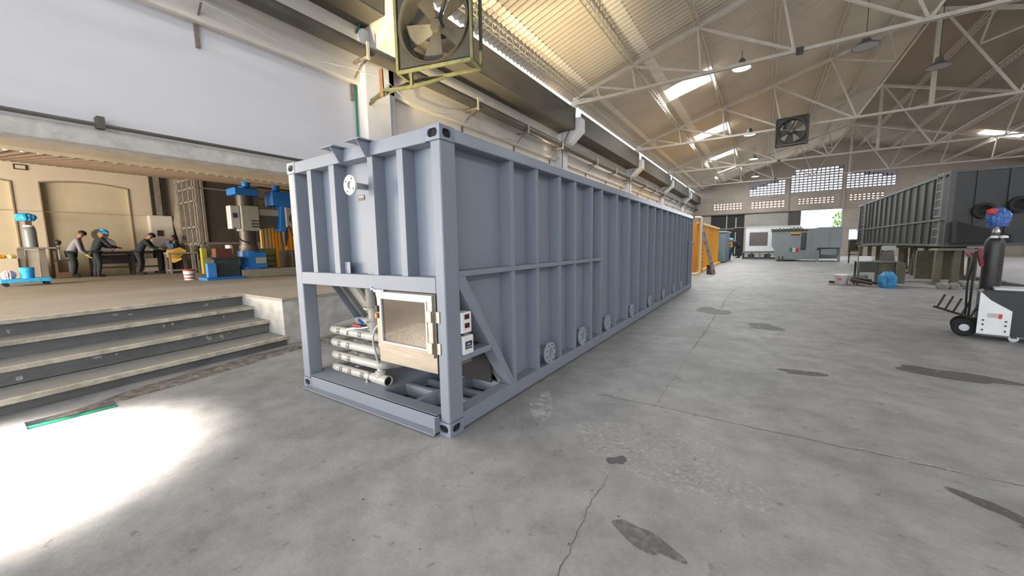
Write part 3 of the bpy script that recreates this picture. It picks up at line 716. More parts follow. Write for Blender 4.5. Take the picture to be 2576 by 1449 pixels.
# ribs along the side
RY = [1.065, 1.59, 2.19, 2.67, 3.29, 3.72, 4.48, 5.22, 5.95, 6.66, 7.36, 8.12, 8.82, 9.55, 10.2, 10.85, 11.45, 12.05, 12.65]
for i, y in enumerate(RY):
    w2 = .030 if i else .034
    for (a, b) in (((1.455, H_ - .115), (.165, 1.405)) if i < 6 else ((.165, H_ - .115),)):
        MB().box(XP, -.010, y - w2, y + w2, a, b).build('side_rib', paint, tank, bevel=.003)
for y in RY[1::2]:
    MB().box(-W_ + .01, -W_ + D, y - .03, y + .03, .165, H_ - .115).build('side_rib', paint, tank)
# middle rail on the side
MB().box(XP, -.004, .19, RY[5] + .03, 1.405, 1.455).build('middle_rail', paint, tank, bevel=.004)
# diagonal brace, shelf and instrument boxes in the front corner
mb = MB(); mb.prism([(.19, 1.405), (.19, 1.30), (.985, .165), (1.065, .165), (.27, 1.405)], 'x', XP, -.006); mb.build('diagonal_brace', paint, tank, bevel=.004)
MB().box(XP, -.006, .19, .63, .64, .70).build('corner_shelf', paint, tank, bevel=.004)
def instrument(z0, z1, y0, y1, kind):
    o = MB().box(-.10, .012, y0, y1, z0, z1).build('instrument_box', white_m, tank, bevel=.006)
    if kind == 0:
        o['label'] = 'white instrument box with two small red displays'
        for z in (z0 + .045, z0 + .125): MB().box(.012, .0135, y0 + .035, y1 - .03, z, z + .045).build('display', red_disp, o)
    else:
        o['label'] = 'white instrument box with a navy blue label'
        p = MB().box(.012, .0135, y0 + .02, y1 - .02, z0 + .05, z0 + .12).build('nameplate', navy, o)
        mb = MB()
        for j, (ya, yb) in enumerate(((.045, .055), (.06, .068), (.072, .088))): mb.box(.0136, .0142, y0 + ya, y0 + yb, z0 + .088, z0 + .1)
        for k in range(7): mb.box(.0136, .0142, y0 + .03 + k * .0125, y0 + .038 + k * .0125, z0 + .064, z0 + .073)
        mb.build('lettering', white_m, o)
instrument(.895, 1.085, .185, .315, 0); instrument(.695, .865, .20, .335, 1)
MB().box(-.06, -.03, .23, .26, .86, .9).build('cable_gland', black_plastic, tank)
# lower bays behind the diagonal: sloping end plate and bulkhead
def sloped(xa, xb, mt):
    MB().add([(xa, .36, 1.40), (xb, .36, 1.40), (xb, 1.18, .165), (xa, 1.18, .165), (xa, .375, 1.41), (xb, .375, 1.41), (xb, 1.195, .175), (xa, 1.195, .175)], [(0, 1, 2, 3), (4, 7, 6, 5), (0, 4, 5, 1), (1, 5, 6, 2), (2, 6, 7, 3), (3, 7, 4, 0)]).build('sloping_plate', mt, tank)
sloped(-W_ + .17, -1.0, mat('beige_primed_plate', (.55, .51, .44), .7, 0, (.45, .41, .35), 3)); sloped(-1.0, XP - .02, paint)
ribm = mat('shadow_grey_rib', (.21, .205, .19), .6)
for x in (-2.22, -1.86, -1.28): MB().bar((x, .325, 1.40), (x, 1.14, .17), .055, .07, up=(1, 0, 0)).build('plate_rib', ribm, tank)
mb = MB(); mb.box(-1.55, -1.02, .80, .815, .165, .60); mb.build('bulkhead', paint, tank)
mb = MB(); mb.box(-1.0, -.18, .84, .86, .20, .62); mb.build('bay_shade_sheet', mat('bay_shade_black', (.02, .02, .022), .8), tank)  # near-black sheet painting the shade in the open bay below the cabinet
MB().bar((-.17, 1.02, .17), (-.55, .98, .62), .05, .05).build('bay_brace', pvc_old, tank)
# cabinet in stainless steel
cab = empty('stainless_cabinet', (0, 0, 0)); cab.parent = tank
MB().box(-.915, -.122, -.002, .46, .555, 1.265).build('body', stainless, cab, bevel=.004)
# door: mitred sloping frame
def frame4(mb, o_, i_, yo, yi):
    (a0, a1, c0, c1), (b0, b1, d0, d1) = o_, i_
    vs_ = [(a0, yo, c0), (a1, yo, c0), (a1, yo, c1), (a0, yo, c1), (b0, yi, d0), (b1, yi, d0), (b1, yi, d1), (b0, yi, d1)]
    return mb.add(vs_, [(0, 1, 5, 4), (1, 2, 6, 5), (2, 3, 7, 6), (3, 0, 4, 7)])
mb = MB(); frame4(mb, (-.905, -.128, .70, 1.262), (-.895, -.138, .705, 1.255), -.003, -.028); frame4(mb, (-.895, -.138, .705, 1.255), (-.83, -.20, .765, 1.205), -.028, -.030)
door = mb.build('door', stainless, cab)
mb = MB(); frame4(mb, (-.832, -.198, .763, 1.207), (-.815, -.215, .778, 1.192), -.036, -.036); frame4(mb, (-.815, -.215, .778, 1.192), (-.815, -.215, .778, 1.192), -.036, -.012); frame4(mb, (-.832, -.198, .763, 1.207), (-.832, -.198, .763, 1.207), -.036, -.028)
mb.build('glazing_bead', white_paint, cab)
pane = MB().box(-.82, -.21, -.018, -.012, .774, 1.196).build('pane', mat('mirrored_pane', (.15, .125, .10), .22, .5, (.11, .09, .075), 4, bump=.05, bscale=8), cab)
mb = MB()
for i in range(34):
    for j in range(15):
        if j > 3 + i * .42: continue
        mb.box(-.805 + .0172 * i, -.797 + .0172 * i, -.0195, -.018, .80 + j * .0135, .8035 + j * .0135 + .003)
g = mb.build('mesh_pattern', mat('speckled_mesh', (.50, .41, .28), .4, .2, (.12, .16, .12), 60, .9), cab); g['kind'] = 'stuff'
for z in (.74, 1.02):
    h = MB().box(-.20, -.142, -.040, -.028, z, z + .10).build('hinge', mat('polished_hinge', (.50, .44, .36), .35, .9), cab, bevel=.004)
    MB().box(-.118, -.075, -.006, .004, z - .005, z + .095).build('hinge', MATS['polished_hinge'], cab, bevel=.003)
MB().box(-.905, -.86, -.045, -.028, 1.06, 1.12).build('latch', black_plastic, cab, bevel=.005)
lk = MB().box(-.90, -.87, -.05, -.03, .995, 1.045).build('padlock', orange_m, cab, bevel=.004); MB().path([(-.895, -.04, 1.045), (-.895, -.04, 1.07), (-.875, -.04, 1.07), (-.875, -.04, 1.045)], .003, 6).build('shackle', steel, cab)
# junction items at the top left of the cabinet
j = MB().box(-.935, -.78, -.028, -.004, 1.245, 1.275).build('cable_tray', steel, cab, bevel=.003)
mb = MB(); mb.path(fillet([(-.99, .02, 1.30), (-.97, -.02, 1.26), (-.93, -.03, 1.25), (-.90, -.035, 1.20), (-.895, -.035, 1.12)], .03), .008, 6); mb.build('cable', black_plastic, cab, smooth=True)
MB().box(-.86, -.80, -.034, -.028, 1.248, 1.268).build('tag', white_m, cab)
MB().lathe([(.022, 0), (.028, .012), (.02, .03)], (-.97, .0, 1.255), 12).build('connector', mat('lilac_plastic', (.55, .6, .85), .4), cab)
# tap below the cabinet
t_ = MB().path(fillet([(-.62, .45, .60), (-.62, .45, .53), (-.60, .40, .50), (-.60, .40, .40)], .02), .016, 8).build('drain_tap', pvc_old, tank, smooth=True)
MB().box(-.66, -.55, .39, .41, .515, .53).build('handle', steel, t_)
# deck of the front bay
mb = MB(); mb.box(-W_ + .15, -1.08, .15, 1.0, .150, .164); mb.build('deck_plate', paint, tank)
mb = MB()
mb.box(-1.10, -1.06, .15, 1.02, .03, .150); mb.box(-.62, -.56, .15, 1.3, .03, .16); mb.box(-1.08, -.16, .42, .47, .03, .155); mb.box(-1.08, -.16, .98, 1.03, .03, .16)
mb.box(-1.08, -.16, .75, .79, .03, .10)
mb.build('floor_frame', paint, tank)
# serpentine of white pipe
lev = [.215, .373, .531, .689]
pts = []
for i, z in enumerate(lev):
    xl = -2.19; xr = -1.33 if i % 2 == 0 else -1.28
    if i == 0: pts.append((-1.30, .26, z))
    else: pts.append((xr + .02, .26, z - .0))
    pts += [(xl, .26, z), (xl + .03, .60, z + .05)]
    pts += [(xr + .05, .60, z + .09)]
coil = MB().path(fillet(pts, .075, 6), .048, 14).build('pipe_coil', pvc, tank, smooth=True)
for i, z in enumerate(lev):
    for k, x in enumerate((-2.02, -1.84, -1.60)[: 3 if i in (0, 3) else 2]):
        s_ = MB().lathe([(.0488, x), (.0488, x + .055)], (0, .26, z), 14, 'x', cap=False)
        xx = x
        # a black sticker wrapped on the front quarter of the tube
        def wrap(mb, xa, xb, a0, a1, r):
            n = 5; v = []
            for q_ in range(n + 1):
                a = a0 + (a1 - a0) * q_ / n; v += [(xa, .26 - r * math.cos(a), z + r * math.sin(a)), (xb, .26 - r * math.cos(a), z + r * math.sin(a))]
            return mb.add(v, [(2 * q_, 2 * q_ + 1, 2 * q_ + 3, 2 * q_ + 2) for q_ in range(n)])
        wrap(MB(), xx, xx + .062, -.45, .75, .0492).build('sticker', black_plastic, coil)
        m3 = MB(); wrap(m3, xx + .008, xx + .054, -.25, -.12, .0497); wrap(m3, xx + .008, xx + .054, .45, .58, .0497); wrap(m3, xx + .012, xx + .024, 0, .35, .0497); wrap(m3, xx + .036, xx + .048, 0, .35, .0497); m3.build('lettering', pvc, coil)
for x, y, z in ((-2.19, .26, .205), (-2.19, .26, .365), (-2.19, .26, .525), (-2.19, .26, .685), (-2.19, .26, .85), (-1.36, .62, .28), (-1.30, .62, .44), (-1.36, .62, .61)):
    pass
tee = MB(); tee.lathe([(.045, -1.40), (.058, -1.40), (.060, -1.15), (.048, -1.15), (.046, -1.17)], (0, .26, .215), 18, 'x', cap=False); tee.lathe([(.056, .20), (.058, .31), (.036, .315), (.034, .345), (.012, .35)], (-1.28, .26, 0), 18)
tee.build('pipe_tee', pvc, tank, smooth=True)
MB().lathe([(.046, -1.165), (.0, -1.164)], (0, .26, .215), 18, 'x', cap=False).build('open_end', hole, tank)
mb = MB(); mb.ring((-1.46, .26, .215), .048, .056, -.018, .018, 'x', 16); mb.box(-1.48, -1.44, .19, .33, .15, .166); mb.box(-1.475, -1.445, .20, .215, .15, .205); mb.build('pipe_clamp', steel, tank)
for z in (.31, .47, .62):
    mb = MB(); mb.box(-1.72, -1.66, .24, .60, z - .016, z - .006); mb.build('pipe_support', paint, tank)
for x in (-1.72, -2.05):
    MB().box(x, x + .04, .66, .70, .16, .80).build('pipe_support', paint, tank)
# outlet riser with valves beside the cabinet
OX, OY = -1.40, .30
rs = MB()
for prof in ([(.055, .80), (.055, 1.02)], [(.078, .765), (.078, .86)], [(.06, .86), (.06, .89)], [(.105, 1.0), (.105, 1.02)], [(.05, .72), (.05, .77)]):
    rs.lathe(prof, (OX, OY, 0), 20)
rs.build('outlet_riser', pvc_old, tank, smooth=True)
MB().tube((OX, OY, 1.02), (OX, OY, 1.34), .075, 18).build('feed_pipe', ribm, tank, smooth=True)  # shade inside the bay is put into the pipe's dark grey
MB().tube((OX, OY - .07, .80), (OX - .06, OY - .13, .79), .02, 10).build('valve_stub', steel, tank)
v_ = MB().tube((OX - .05, OY - .12, .79), (OX - .12, OY - .16, .79), .016, 10).build('ball_valve', steel, tank)
MB().bar((OX - .05, OY - .13, .815), (OX - .15, OY - .17, .835), .03, .014).build('red_lever', red_pl, v_); MB().bar((OX - .03, OY - .12, .85), (OX - .05, OY - .16, .90), .05, .03).build('blue_lever', blue_pl, v_)
MB().path(fillet([(OX - .12, OY - .16, .79), (OX - .22, OY - .2, .775), (OX - .235, OY - .21, .72)], .03), .014, 8).build('white_spout', white_m, v_, smooth=True)
MB().path(fillet([(-1.28, .26, .36), (-1.27, .22, .45), (-1.24, .18, .56), (-1.20, .12, .72), (-1.10, .10, .86), (-.95, .08, .93)], .1), .011, 8).build('hose', wirem, tank, smooth=True)
# front nozzle with white flange, plate, tags and lugs
nz = MB().tube((-1.03, D, 2.26), (-1.03, -.13, 2.26), .03, 16).build('front_nozzle', steel, tank, smooth=True)
fl = MB().ring((-1.03, -.145, 2.26), .034, .092, 0, .018, 'y', 28).build('flange', white_paint, nz)
for k in range(4):
    a = PI / 4 + k * PI / 2 + .2; MB().tube((-1.03 + .067 * math.cos(a), -.1465, 2.26 + .067 * math.sin(a)), (-1.03 + .067 * math.cos(a), -.144, 2.26 + .067 * math.sin(a)), .008, 10).build('bolt_hole', hole, nz)
p_ = MB().box(-1.325, -1.225, D - .006, D, 2.165, 2.215).build('small_nameplate', mat('brown_plate', (.10, .07, .06), .5, .3), tank)
MB().box(-1.315, -1.235, D - .0075, D - .006, 2.195, 2.205).build('lettering', white_m, p_)
for a, b in ((-1.515, -1.415), (-1.12, -1.0)): MB().box(a, b, .06, .066, 1.41, 1.53).build('mounting_tab', paint, tank, bevel=.002)
for x in (-1.40, -.98):
    g = MB().box(x - .11, x + .11, -.13, .10, H_ + .0, H_ + .010).build('lifting_lug', paint, tank)
    MB().prism([(-.13, H_), (.0, H_), (.0, H_ - .14), (-.04, H_ - .14)], 'x', x + .06, x + .07).build('gusset', paint, g)
# side nozzles with bolted flanges
FY = [1.87, 2.92, 4.03, 5.50, 6.98, 8.45, 9.88, 11.1]
pr = None
for i, y in enumerate(FY):
    nz = MB().tube((XP, y, .30), (-.01, y, .30), .085, 20).build('side_nozzle', paint, tank, smooth=True)
    fl = MB().ring((.0, y, .30), .062, .138, -.02, .004, 'x', 32).build('flange', mat('flange_grey', (.32, .345, .395), .45), nz)
    MB().lathe([(.062, -.019), (0, -.018)], (0, y, .30), 20, 'x', cap=False).build('bore', hole, nz)
    for k in range(8):
        a = PI / 8 + k * PI / 4; MB().tube((.0045, y + .105 * math.cos(a), .30 + .105 * math.sin(a)), (.006, y + .105 * math.cos(a), .30 + .105 * math.sin(a)), .011, 8).build('bolt_hole', hole, nz)
# small ladder frame at the far end
mb = MB(); mb.box(.0, .05, 12.35, 12.41, .2, 1.72); mb.box(.0, .05, 12.41, 13.2, 1.66, 1.72); mb.build('gauge_frame', castm, tank)

# ================================================================ FANS
def fan_thing(w, label, loc, rz, armp=None, frame_m=olive):
    r = empty('exhaust_fan', loc, rz, label, 'fan', None)
    h = w / 2; d = .42
    mb = MB(); b_ = .055
    for y in (0, d):
        mb.bar((-h, y, 0), (h, y, 0), b_, b_); mb.bar((-h, y, w), (h, y, w), b_, b_); mb.bar((-h, y, 0), (-h, y, w), b_, b_); mb.bar((h, y, 0), (h, y, w), b_, b_)
    for x in (-h, h):
        for z in (0, w): mb.bar((x, 0, z), (x, d, z), b_, b_)
    mb.build('outer_frame', frame_m, r, bevel=.004)
    # face plate with a round opening
    n = 40; R_ = h * .90; mb = MB(); c = w / 2; vs_ = []; 
    for k in range(n):
        a = 2 * PI * k / n + PI / n; du, dv = math.cos(a), math.sin(a); s = h / max(abs(du), abs(dv)); vs_ += [(du * s, .03, c + dv * s), (du * R_, .03, c + dv * R_)]
    mb.add(vs_, [(2 * k, 2 * k + 1, 2 * ((k + 1) % n) + 1, 2 * ((k + 1) % n)) for k in range(n)])
    mb.build('face_plate', black_sheet, r)
    o = MB(); o.lathe([(R_, .0), (R_ + .03, -.02), (R_ + .035, .02), (R_ - .01, .05), (R_ - .03, .3), (R_ - .05, .3), (R_ - .04, .03), (R_ - .015, .0), (R_, .0)], (0, .0, c), 40, 'y', cap=False)
    o.build('shroud_ring', fan_dark, r, smooth=True)
    MB().lathe([(0, .1), (.10, .1), (.12, .13), (.12, .26), (0, .26)], (0, 0, c), 24, 'y', cap=False).build('hub', fan_dark, r, smooth=True)
    for k in range(5):
        a = .75 + k * 2 * PI / 5; e = Vector((math.cos(a), 0, math.sin(a))); t = Vector((-math.sin(a), 0, math.cos(a))); v = []
        for i in range(6):
            q = .1 + (R_ - .07 - .1) * i / 5; ww = .07 + .13 * i / 5; tw = .55 - .07 * i
            for s in (-1, 1): v.append(e * q + t * (s * ww * math.cos(tw)) + Vector((0, .19 + s * ww * math.sin(tw), c)))
        v += [p + Vector((0, .012, 0)) for p in v]
        MB().add(v, [(2 * i, 2 * i + 1, 2 * i + 3, 2 * i + 2) for i in range(5)] + [(12 + 2 * i, 12 + 2 * i + 2, 12 + 2 * i + 3, 12 + 2 * i + 1) for i in range(5)]).build('blade', fan_dark, r, smooth=True)
    mb = MB(); mb.bar((-R_ * .97, .33, c - .05), (R_ * .97, .33, c - .05), .04, .05); mb.bar((-R_ * .5, .33, c - R_ * .86), (R_ * .22, .33, c + R_ * .95), .05, .05); mb.build('motor_mount', fan_dark, r)
    MB().lathe([(0, .28), (.11, .28), (.11, .42), (0, .42)], (0, 0, c), 16, 'y', cap=False).build('motor', fan_dark, r, smooth=True)
    return r
fan1 = fan_thing(1.55, 'big square drum fan in an olive frame, hanging beside the first column', (-3.02, 3.06, 5.0), math.radians(15))
mb = MB(); mb.bar((-1.55, .55, -.0), (-.55, .1, -.26), .05, .05); mb.bar((-.55, .1, -.26), (.0, .42, -.03), .05, .05); mb.bar((-.55, .1, -.26), (-.55, .1, 0), .05, .05); mb.bar((-2.35, 1.0, .0), (-.6, .42, .03), .05, .05); mb.bar((-2.35, 1.0, -.1), (-1.5, .55, .0), .05, .05); mb.build('hanging_arm', olive, fan1)
mb = MB(); mb.bar((-1.55, .53, -.14), (-1.56, .53, .42), .08, .04); mb.build('rusty_hinge', rust, fan1)
fan2 = fan_thing(1.32, 'square drum fan hung under the second roof truss', (3.12, 22.2, 6.62), math.radians(-6), frame_m=fan_dark)
mb = MB(); mb.bar((-.6, .3, 1.32), (-.6, 1.2, 1.12), .04, .04); mb.bar((.6, .3, 1.32), (.6, 1.3, 1.12), .04, .04); mb.build('hanging_arm', fan_dark, fan2)

# ================================================================ LAMPS
def lamp(loc, on, label, r_=.36):
    r = empty('pendant_lamp', loc, 0, label, 'lamp', 'high bay lamps')
    MB().lathe([(.06, .42), (.12, .36), (.14, .22), (r_, .04), (r_, .0), (r_ - .015, .0), (.13, .2), (0, .22)], (0, 0, 0), 28, cap=False).build('shade', dead_lamp, r, smooth=True)
    MB().lathe([(0, .005), (r_ - .03, .005), (r_ - .03, .015), (0, .015)], (0, 0, 0), 28, cap=False).build('diffuser', lampm if on else mat('unlit_diffuser', (.35, .34, .33), .5), r)
    zt = roof_z(loc[0]) + .05 - loc[2]
    MB().tube((0, 0, .4), (0, 0, zt), .012, 6).build('cord', mdark, r)
    if on:
        l = bpy.data.lights.new('lamp_light', 'AREA'); l.shape = 'DISK'; l.size = .6; l.energy = 160; l.color = (.9, 1, .93)
        o = bpy.data.objects.new('lamp_light', l); COL.objects.link(o); o.location = (0, 0, -.03); o.parent = r
    return r
lamp((1.04, 18.0, 9.28), 1, 'glowing round high bay lamp nearest the camera, above the nearest skylight', .38)
lamp((1.10, 28.0, 8.72), 1, 'glowing round high bay lamp beside the square hanging fan')
lamp((1.12, 38.5, 9.0), 1, 'third glowing round high bay lamp down the hall')
lamp((1.10, 47.5, 8.75), 1, 'farthest glowing round high bay lamp, before the gable')
lamp((5.1, 18.0, 9.0), 0, 'unlit round high bay lamp just left of the king posts', .42)
lamp((7.95, 21.5, 8.8), 0, 'unlit round high bay lamp behind the nearest king post', .40)

# ================================================================ HALL: LEFT FAR END
yt = empty('yellow_tank', (0, 0, 0), 0, 'bright yellow ribbed steel tank lined up beyond the grey one', 'tank')
mb = MB(); mb.box(-3.2, -.86, 20.55, 32.0, .05, 2.78); mb.build('body', yellow, yt)
for k in range(19): MB().box(-.86, -.78, 20.75 + k * .615, 20.83 + k * .615, .12, 2.7).build('rib', yellow, yt)
mb = MB(); mb.box(-.9, -.74, 20.5, 32.1, 2.7, 2.82); mb.build('top_rail', yellow_lt, yt); MB().box(-.9, -.62, 20.5, 32.4, .02, .14).build('bottom_rail', yellow_lt, yt)
MB().box(-3.2, -.84, 20.48, 20.55, .05, 2.78).build('end_panel', orange_t, yt); 
for x in (-1.5, -2.3): MB().box(x - .04, x, 20.4, 20.48, .1, 2.7).build('rib', orange_t, yt)
bt = empty('teal_grey_tank', (0, 0, 0), 0, 'short teal grey tank standing just past the yellow tank', 'tank')
MB().box(-2.9, -.42, 33.2, 38.2, .1, 2.55).build('body', bluegrey, bt); mb = MB(); mb.box(-2.9, -.34, 33.1, 38.3, 2.5, 2.62); mb.build('top_rail', mat('teal_grey_rail', (.36, .43, .46), .5), bt)
MB().box(-2.9, -.36, 33.1, 38.3, .0, .12).build('skid', mdark, bt); MB().box(-.42, -.36, 33.2, 38.2, 1.28, 1.36).build('rib', bluegrey, bt)
o = MB().path(fillet([(-.75, 18.9, 2.95), (-.45, 19.0, 2.95), (-.45, 19.0, .12), (-.85, 19.0, .07)], .1), .06, 10).build('cream_pipe', mat('cream_pipe_paint', (.74, .62, .40), .5), smooth=True)
tag(o, 'tall cream pipe with bent ends in front of the yellow tank', 'pipe')
o = MB().bar((-.66, 20.0, 3.0), (.12, 19.9, .02), .16, .16).build('leaning_beam', mat('brown_beam_paint', (.16, .10, .10), .6, 0, (.34, .30, .28), 6, .4)); tag(o, 'brown steel beam leaning against the yellow tank', 'beam')
r = empty('vertical_ladder', (-.62, 20.3, 0), 0, 'narrow pale-runged ladder fixed beside the cream pipe', 'ladder')
for s in (-.18, .18): MB().box(-.02 + .1, .02 + .1, s - .02, s + .02, .1, 2.2).build('rail', orange_t, r)
for k in range(9): MB().tube((.1, -.18, .3 + k * .22), (.1, .18, .3 + k * .22), .02, 6).build('rung', yellow_lt, r)
o = MB().box(-.28, .02, 20.3, 20.65, 0, .5).build('black_box', black_plastic, bevel=.02); tag(o, 'small black box on the floor at the foot of the leaning beam', 'box')
MB().box(-.24, -.02, 20.29, 20.3, .05, .28).build('panel', mat('dull_brown', (.08, .07, .06), .7), o)
# white machine housing on a skid by the gable
r = empty('white_enclosure', (0, 41.0, 0), 0, 'white enclosure with a big brown window, raised on a dark skid by the gable', 'enclosure')
mb = MB(); mb.box(.72, 5.0, 0, 3, .75, 3.05); mb.build('body', mat('bright_white_paint', (.80, .82, .83), .45), r, bevel=.03)
MB().box(1.05, 2.50, -.03, .0, 1.32, 2.58).build('window', glass_dk, r); MB().box(.72, 4.9, -.02, .02, 3.0, 3.12).build('top_edge', white_paint, r)
sk = MB(); sk.box(.5, 5.0, -.1, 3, .0, .12); sk.box(.5, 5.0, -.1, 3, .62, .75)
for k in range(7): sk.box(.5 + k * .7, .58 + k * .7, -.1, 3, .12, .62)
sk.build('skid', mat('dark_grey_skid', (.13, .14, .14), .6), r)
for x in (1.0, 2.3): MB().box(x, x + .5, .2, .7, .12, .5).build('skid_gear', mdark, r)
# light grey tank in front of the doorway
r = empty('light_grey_tank', (0, 37.0, 0), 0, 'light grey steel tank with a flag sticker, in front of the far doorway', 'tank')
mb = MB(); mb.prism([(2.80, 2.55), (2.80, 1.3), (3.05, .9), (3.1, .2), (5.85, .15), (5.85, 2.7), (2.80, 2.62)], 'y', 0, 2.4); mb.box(5.85, 7.35, 0, 2.4, 1.1, 2.75); mb.box(5.85, 7.35, .6, 2.4, .2, 1.1); mb.build('body', greypt, r)
for x in (5.0, 5.45, 6.6): MB().box(x, x + .03, -.02, 0, .3, 2.6).build('seam', mat('grey_seam', (.22, .25, .26), .5), r)
tl_ = MB().box(2.75, 5.2, -.06, 2.4, 2.5, 2.62).build('top_rail', mdark, r)
rnd = random.Random(4)
for k in range(9): MB().path([(2.7 + k * .24, -.05, 2.62), (2.8 + k * .24, -.08, 2.70 + rnd.random() * .1), (2.95 + k * .24, -.04, 2.64)], .05, 6).build('bundled_cover', mdark, r, smooth=True)
MB().box(4.78, 5.12, -.03, 0, .95, 2.35).build('black_sign', black_plastic, r)
mb = MB()
for k in range(7): mb.box(4.84, 5.05, -.035, -.03, 1.08 + k * .18, 1.14 + k * .18); mb.box(4.84 + .07 * (k % 2), 4.9 + .08 * (k % 2), -.035, -.03, 1.08 + k * .18, 1.22 + k * .18)
mb.build('sign_lettering', mat('sign_grey', (.16, .17, .18), .5), r)
f_ = MB().box(4.04, 4.65, -.02, 0, .80, 1.12).build('flag_sticker', white_m, r)
MB().box(4.04, 4.24, -.025, -.02, .80, 1.12).build('green_stripe', mat('flag_green', (.01, .2, .1), .5), f_); MB().box(4.45, 4.65, -.025, -.02, .80, 1.12).build('red_stripe', mat('flag_red', (.55, .02, .03), .5), f_); MB().lathe([(0, -.026), (.05, -.025)], (4.345, 0, .96), 10, 'y', cap=False).build('emblem', mat('emblem_brown', (.2, .13, .06), .6), f_)
MB().box(4.08, 4.70, -.02, 0, 2.28, 2.38).build('yellow_strip', mat('warn_yellow', (.7, .6, .02), .5), r); MB().box(4.08, 4.70, -.02, 0, 2.15, 2.27).build('red_strip', mat('warn_dark_red', (.2, .02, .02), .5), r)
MB().box(6.05, 7.0, -.5, 0, .55, 1.0).build('pump_hood', greypt, r); MB().box(5.95, 6.1, -.45, 0, .6, 1.0).build('dark_box', mdark, r)
MB().box(5.8, 5.95, -.5, -.35, 0, .9).build('leg', greypt, r); MB().box(3.3, 3.4, -.1, .1, 0, .4).build('leg', mdark, r); MB().box(3.55, 3.65, -.1, .1, 0, .4).build('leg', mdark, r); MB().box(7.1, 7.25, -.5, -.35, 0, .5).build('leg', greypt, r)
# small screen stand beside it
r = empty('display_stand', (7.75, 34.6, 0), 0, 'lit screen on a dark cluttered stand between the grey tank and the dark tank', 'screen')
MB().box(-.35, .35, .0, .08, 1.75, 2.45).build('display', screen, r); MB().box(-.3, .35, -.1, .4, .9, 1.7).build('dark_case', mdark, r, bevel=.05); MB().box(-.35, .4, -.1, .5, .60, .68).build('shelf', wood, r); MB().box(-.35, .4, -.1, .5, .80, .88).build('shelf', wood, r)
for x in (-.3, .32): MB().box(x, x + .07, -.1, 0, 0, .9).build('leg', mdark, r)

# ================================================================ DARK TANK ON THE RIGHT
r = empty('dark_tank', (0, 0, 0), 0, 'long charcoal ribbed tank with ladders, raised on supports at the right', 'tank')
TX, TY0, TY1, TZ0, TZ1 = 7.6, 17.6, 33.3, 1.38, 4.02
MB().box(TX + .06, TX + 3.3, TY0 + .05, TY1, TZ0 + .05, TZ1 - .05).build('body', tankdk, r)
mb = MB(); mb.box(TX, TX + .1, TY0, TY1, TZ1 - .08, TZ1 + .02); mb.build('top_rail', tankdk2, r); MB().box(TX, TX + .12, TY0, TY1, TZ0, TZ0 + .1).build('bottom_rail', tankdk2, r)
MB().box(TX - .01, TX + .08, TY0, TY1, 2.33, 2.40).build('middle_rail', tankdk2, r)
MB().box(TX, TX + 3.3, TY0, TY0 + .1, TZ0, TZ0 + .1).build('bottom_rail', tankdk2, r); MB().box(TX, TX + 3.3, TY0, TY0 + .1, TZ1 - .06, TZ1 + .02).build('top_rail', tankdk2, r); MB().box(TX - .015, TX + .13, TY0 - .015, TY0 + .12, TZ0 - .01, TZ1 + .03).build('corner_post', tankdk2, r)
for k, y in enumerate([19.3, 20.2, 21.2, 22.2, 23.2, 24.2, 25.2, 26.2, 27.2, 28.2, 29.2, 30.0, 31.0, 32.0, 32.7]):
    MB().box(TX - .0, TX + .08, y - .03, y + .03, TZ0 + .1, TZ1 - .08).build('rib', tankdk2, r)
for x in (TX + .62, TX + 1.35, TX + 2.1): MB().box(x, x + .07, TY0 - .0, TY0 + .06, TZ0 + .1, TZ1 - .06).build('end_rib', tankdk, r)
MB().prism([(TX + .10, 2.25), (TX + .12, 1.5), (TX + 1.35, 1.5), (TX + 1.35, 1.75)], 'y', TY0 - .55, TY0 - .02).build('side_hopper', mat('near_black_paint', (.012, .012, .012), .7), r)
for z in (3.05, 3.05): pass
def hatch(x, z, lab='manhole'):
    o = MB().ring((x, TY0, z), .17, .27, -.12, 0, 'y', 24).build(lab, rubber, r); MB().lathe([(0, -.02), (.17, -.02)], (x, TY0, z), 20, 'y', cap=False).build('opening', hole, o)
hatch(TX + .84, 2.60); hatch(TX + 1.62, 2.75)
def ladder_part(y, z0, z1, w_=.58, par=r, x=TX - .1):
    q = empty('ladder'); q.parent = par
    for s in (-w_ / 2, w_ / 2): MB().box(x - .02, x + .02, y + s - .022, y + s + .022, z0, z1).build('rail', mat('ladder_grey', (.22, .225, .215), .5), q)
    n_ = int((z1 - z0) / .3)
    for k in range(n_ + 1): MB().bar((x, y - w_ / 2, z0 + .04 + k * .3), (x, y + w_ / 2, z0 + .04 + k * .3), .035, .035).build('rung', MATS['ladder_grey'], q)
ladder_part(18.15, 2.45, 4.02); ladder_part(18.15, 1.40, 2.3); ladder_part(30.6, 2.6, 4.0, .5); ladder_part(30.6, 1.5, 2.5, .5)
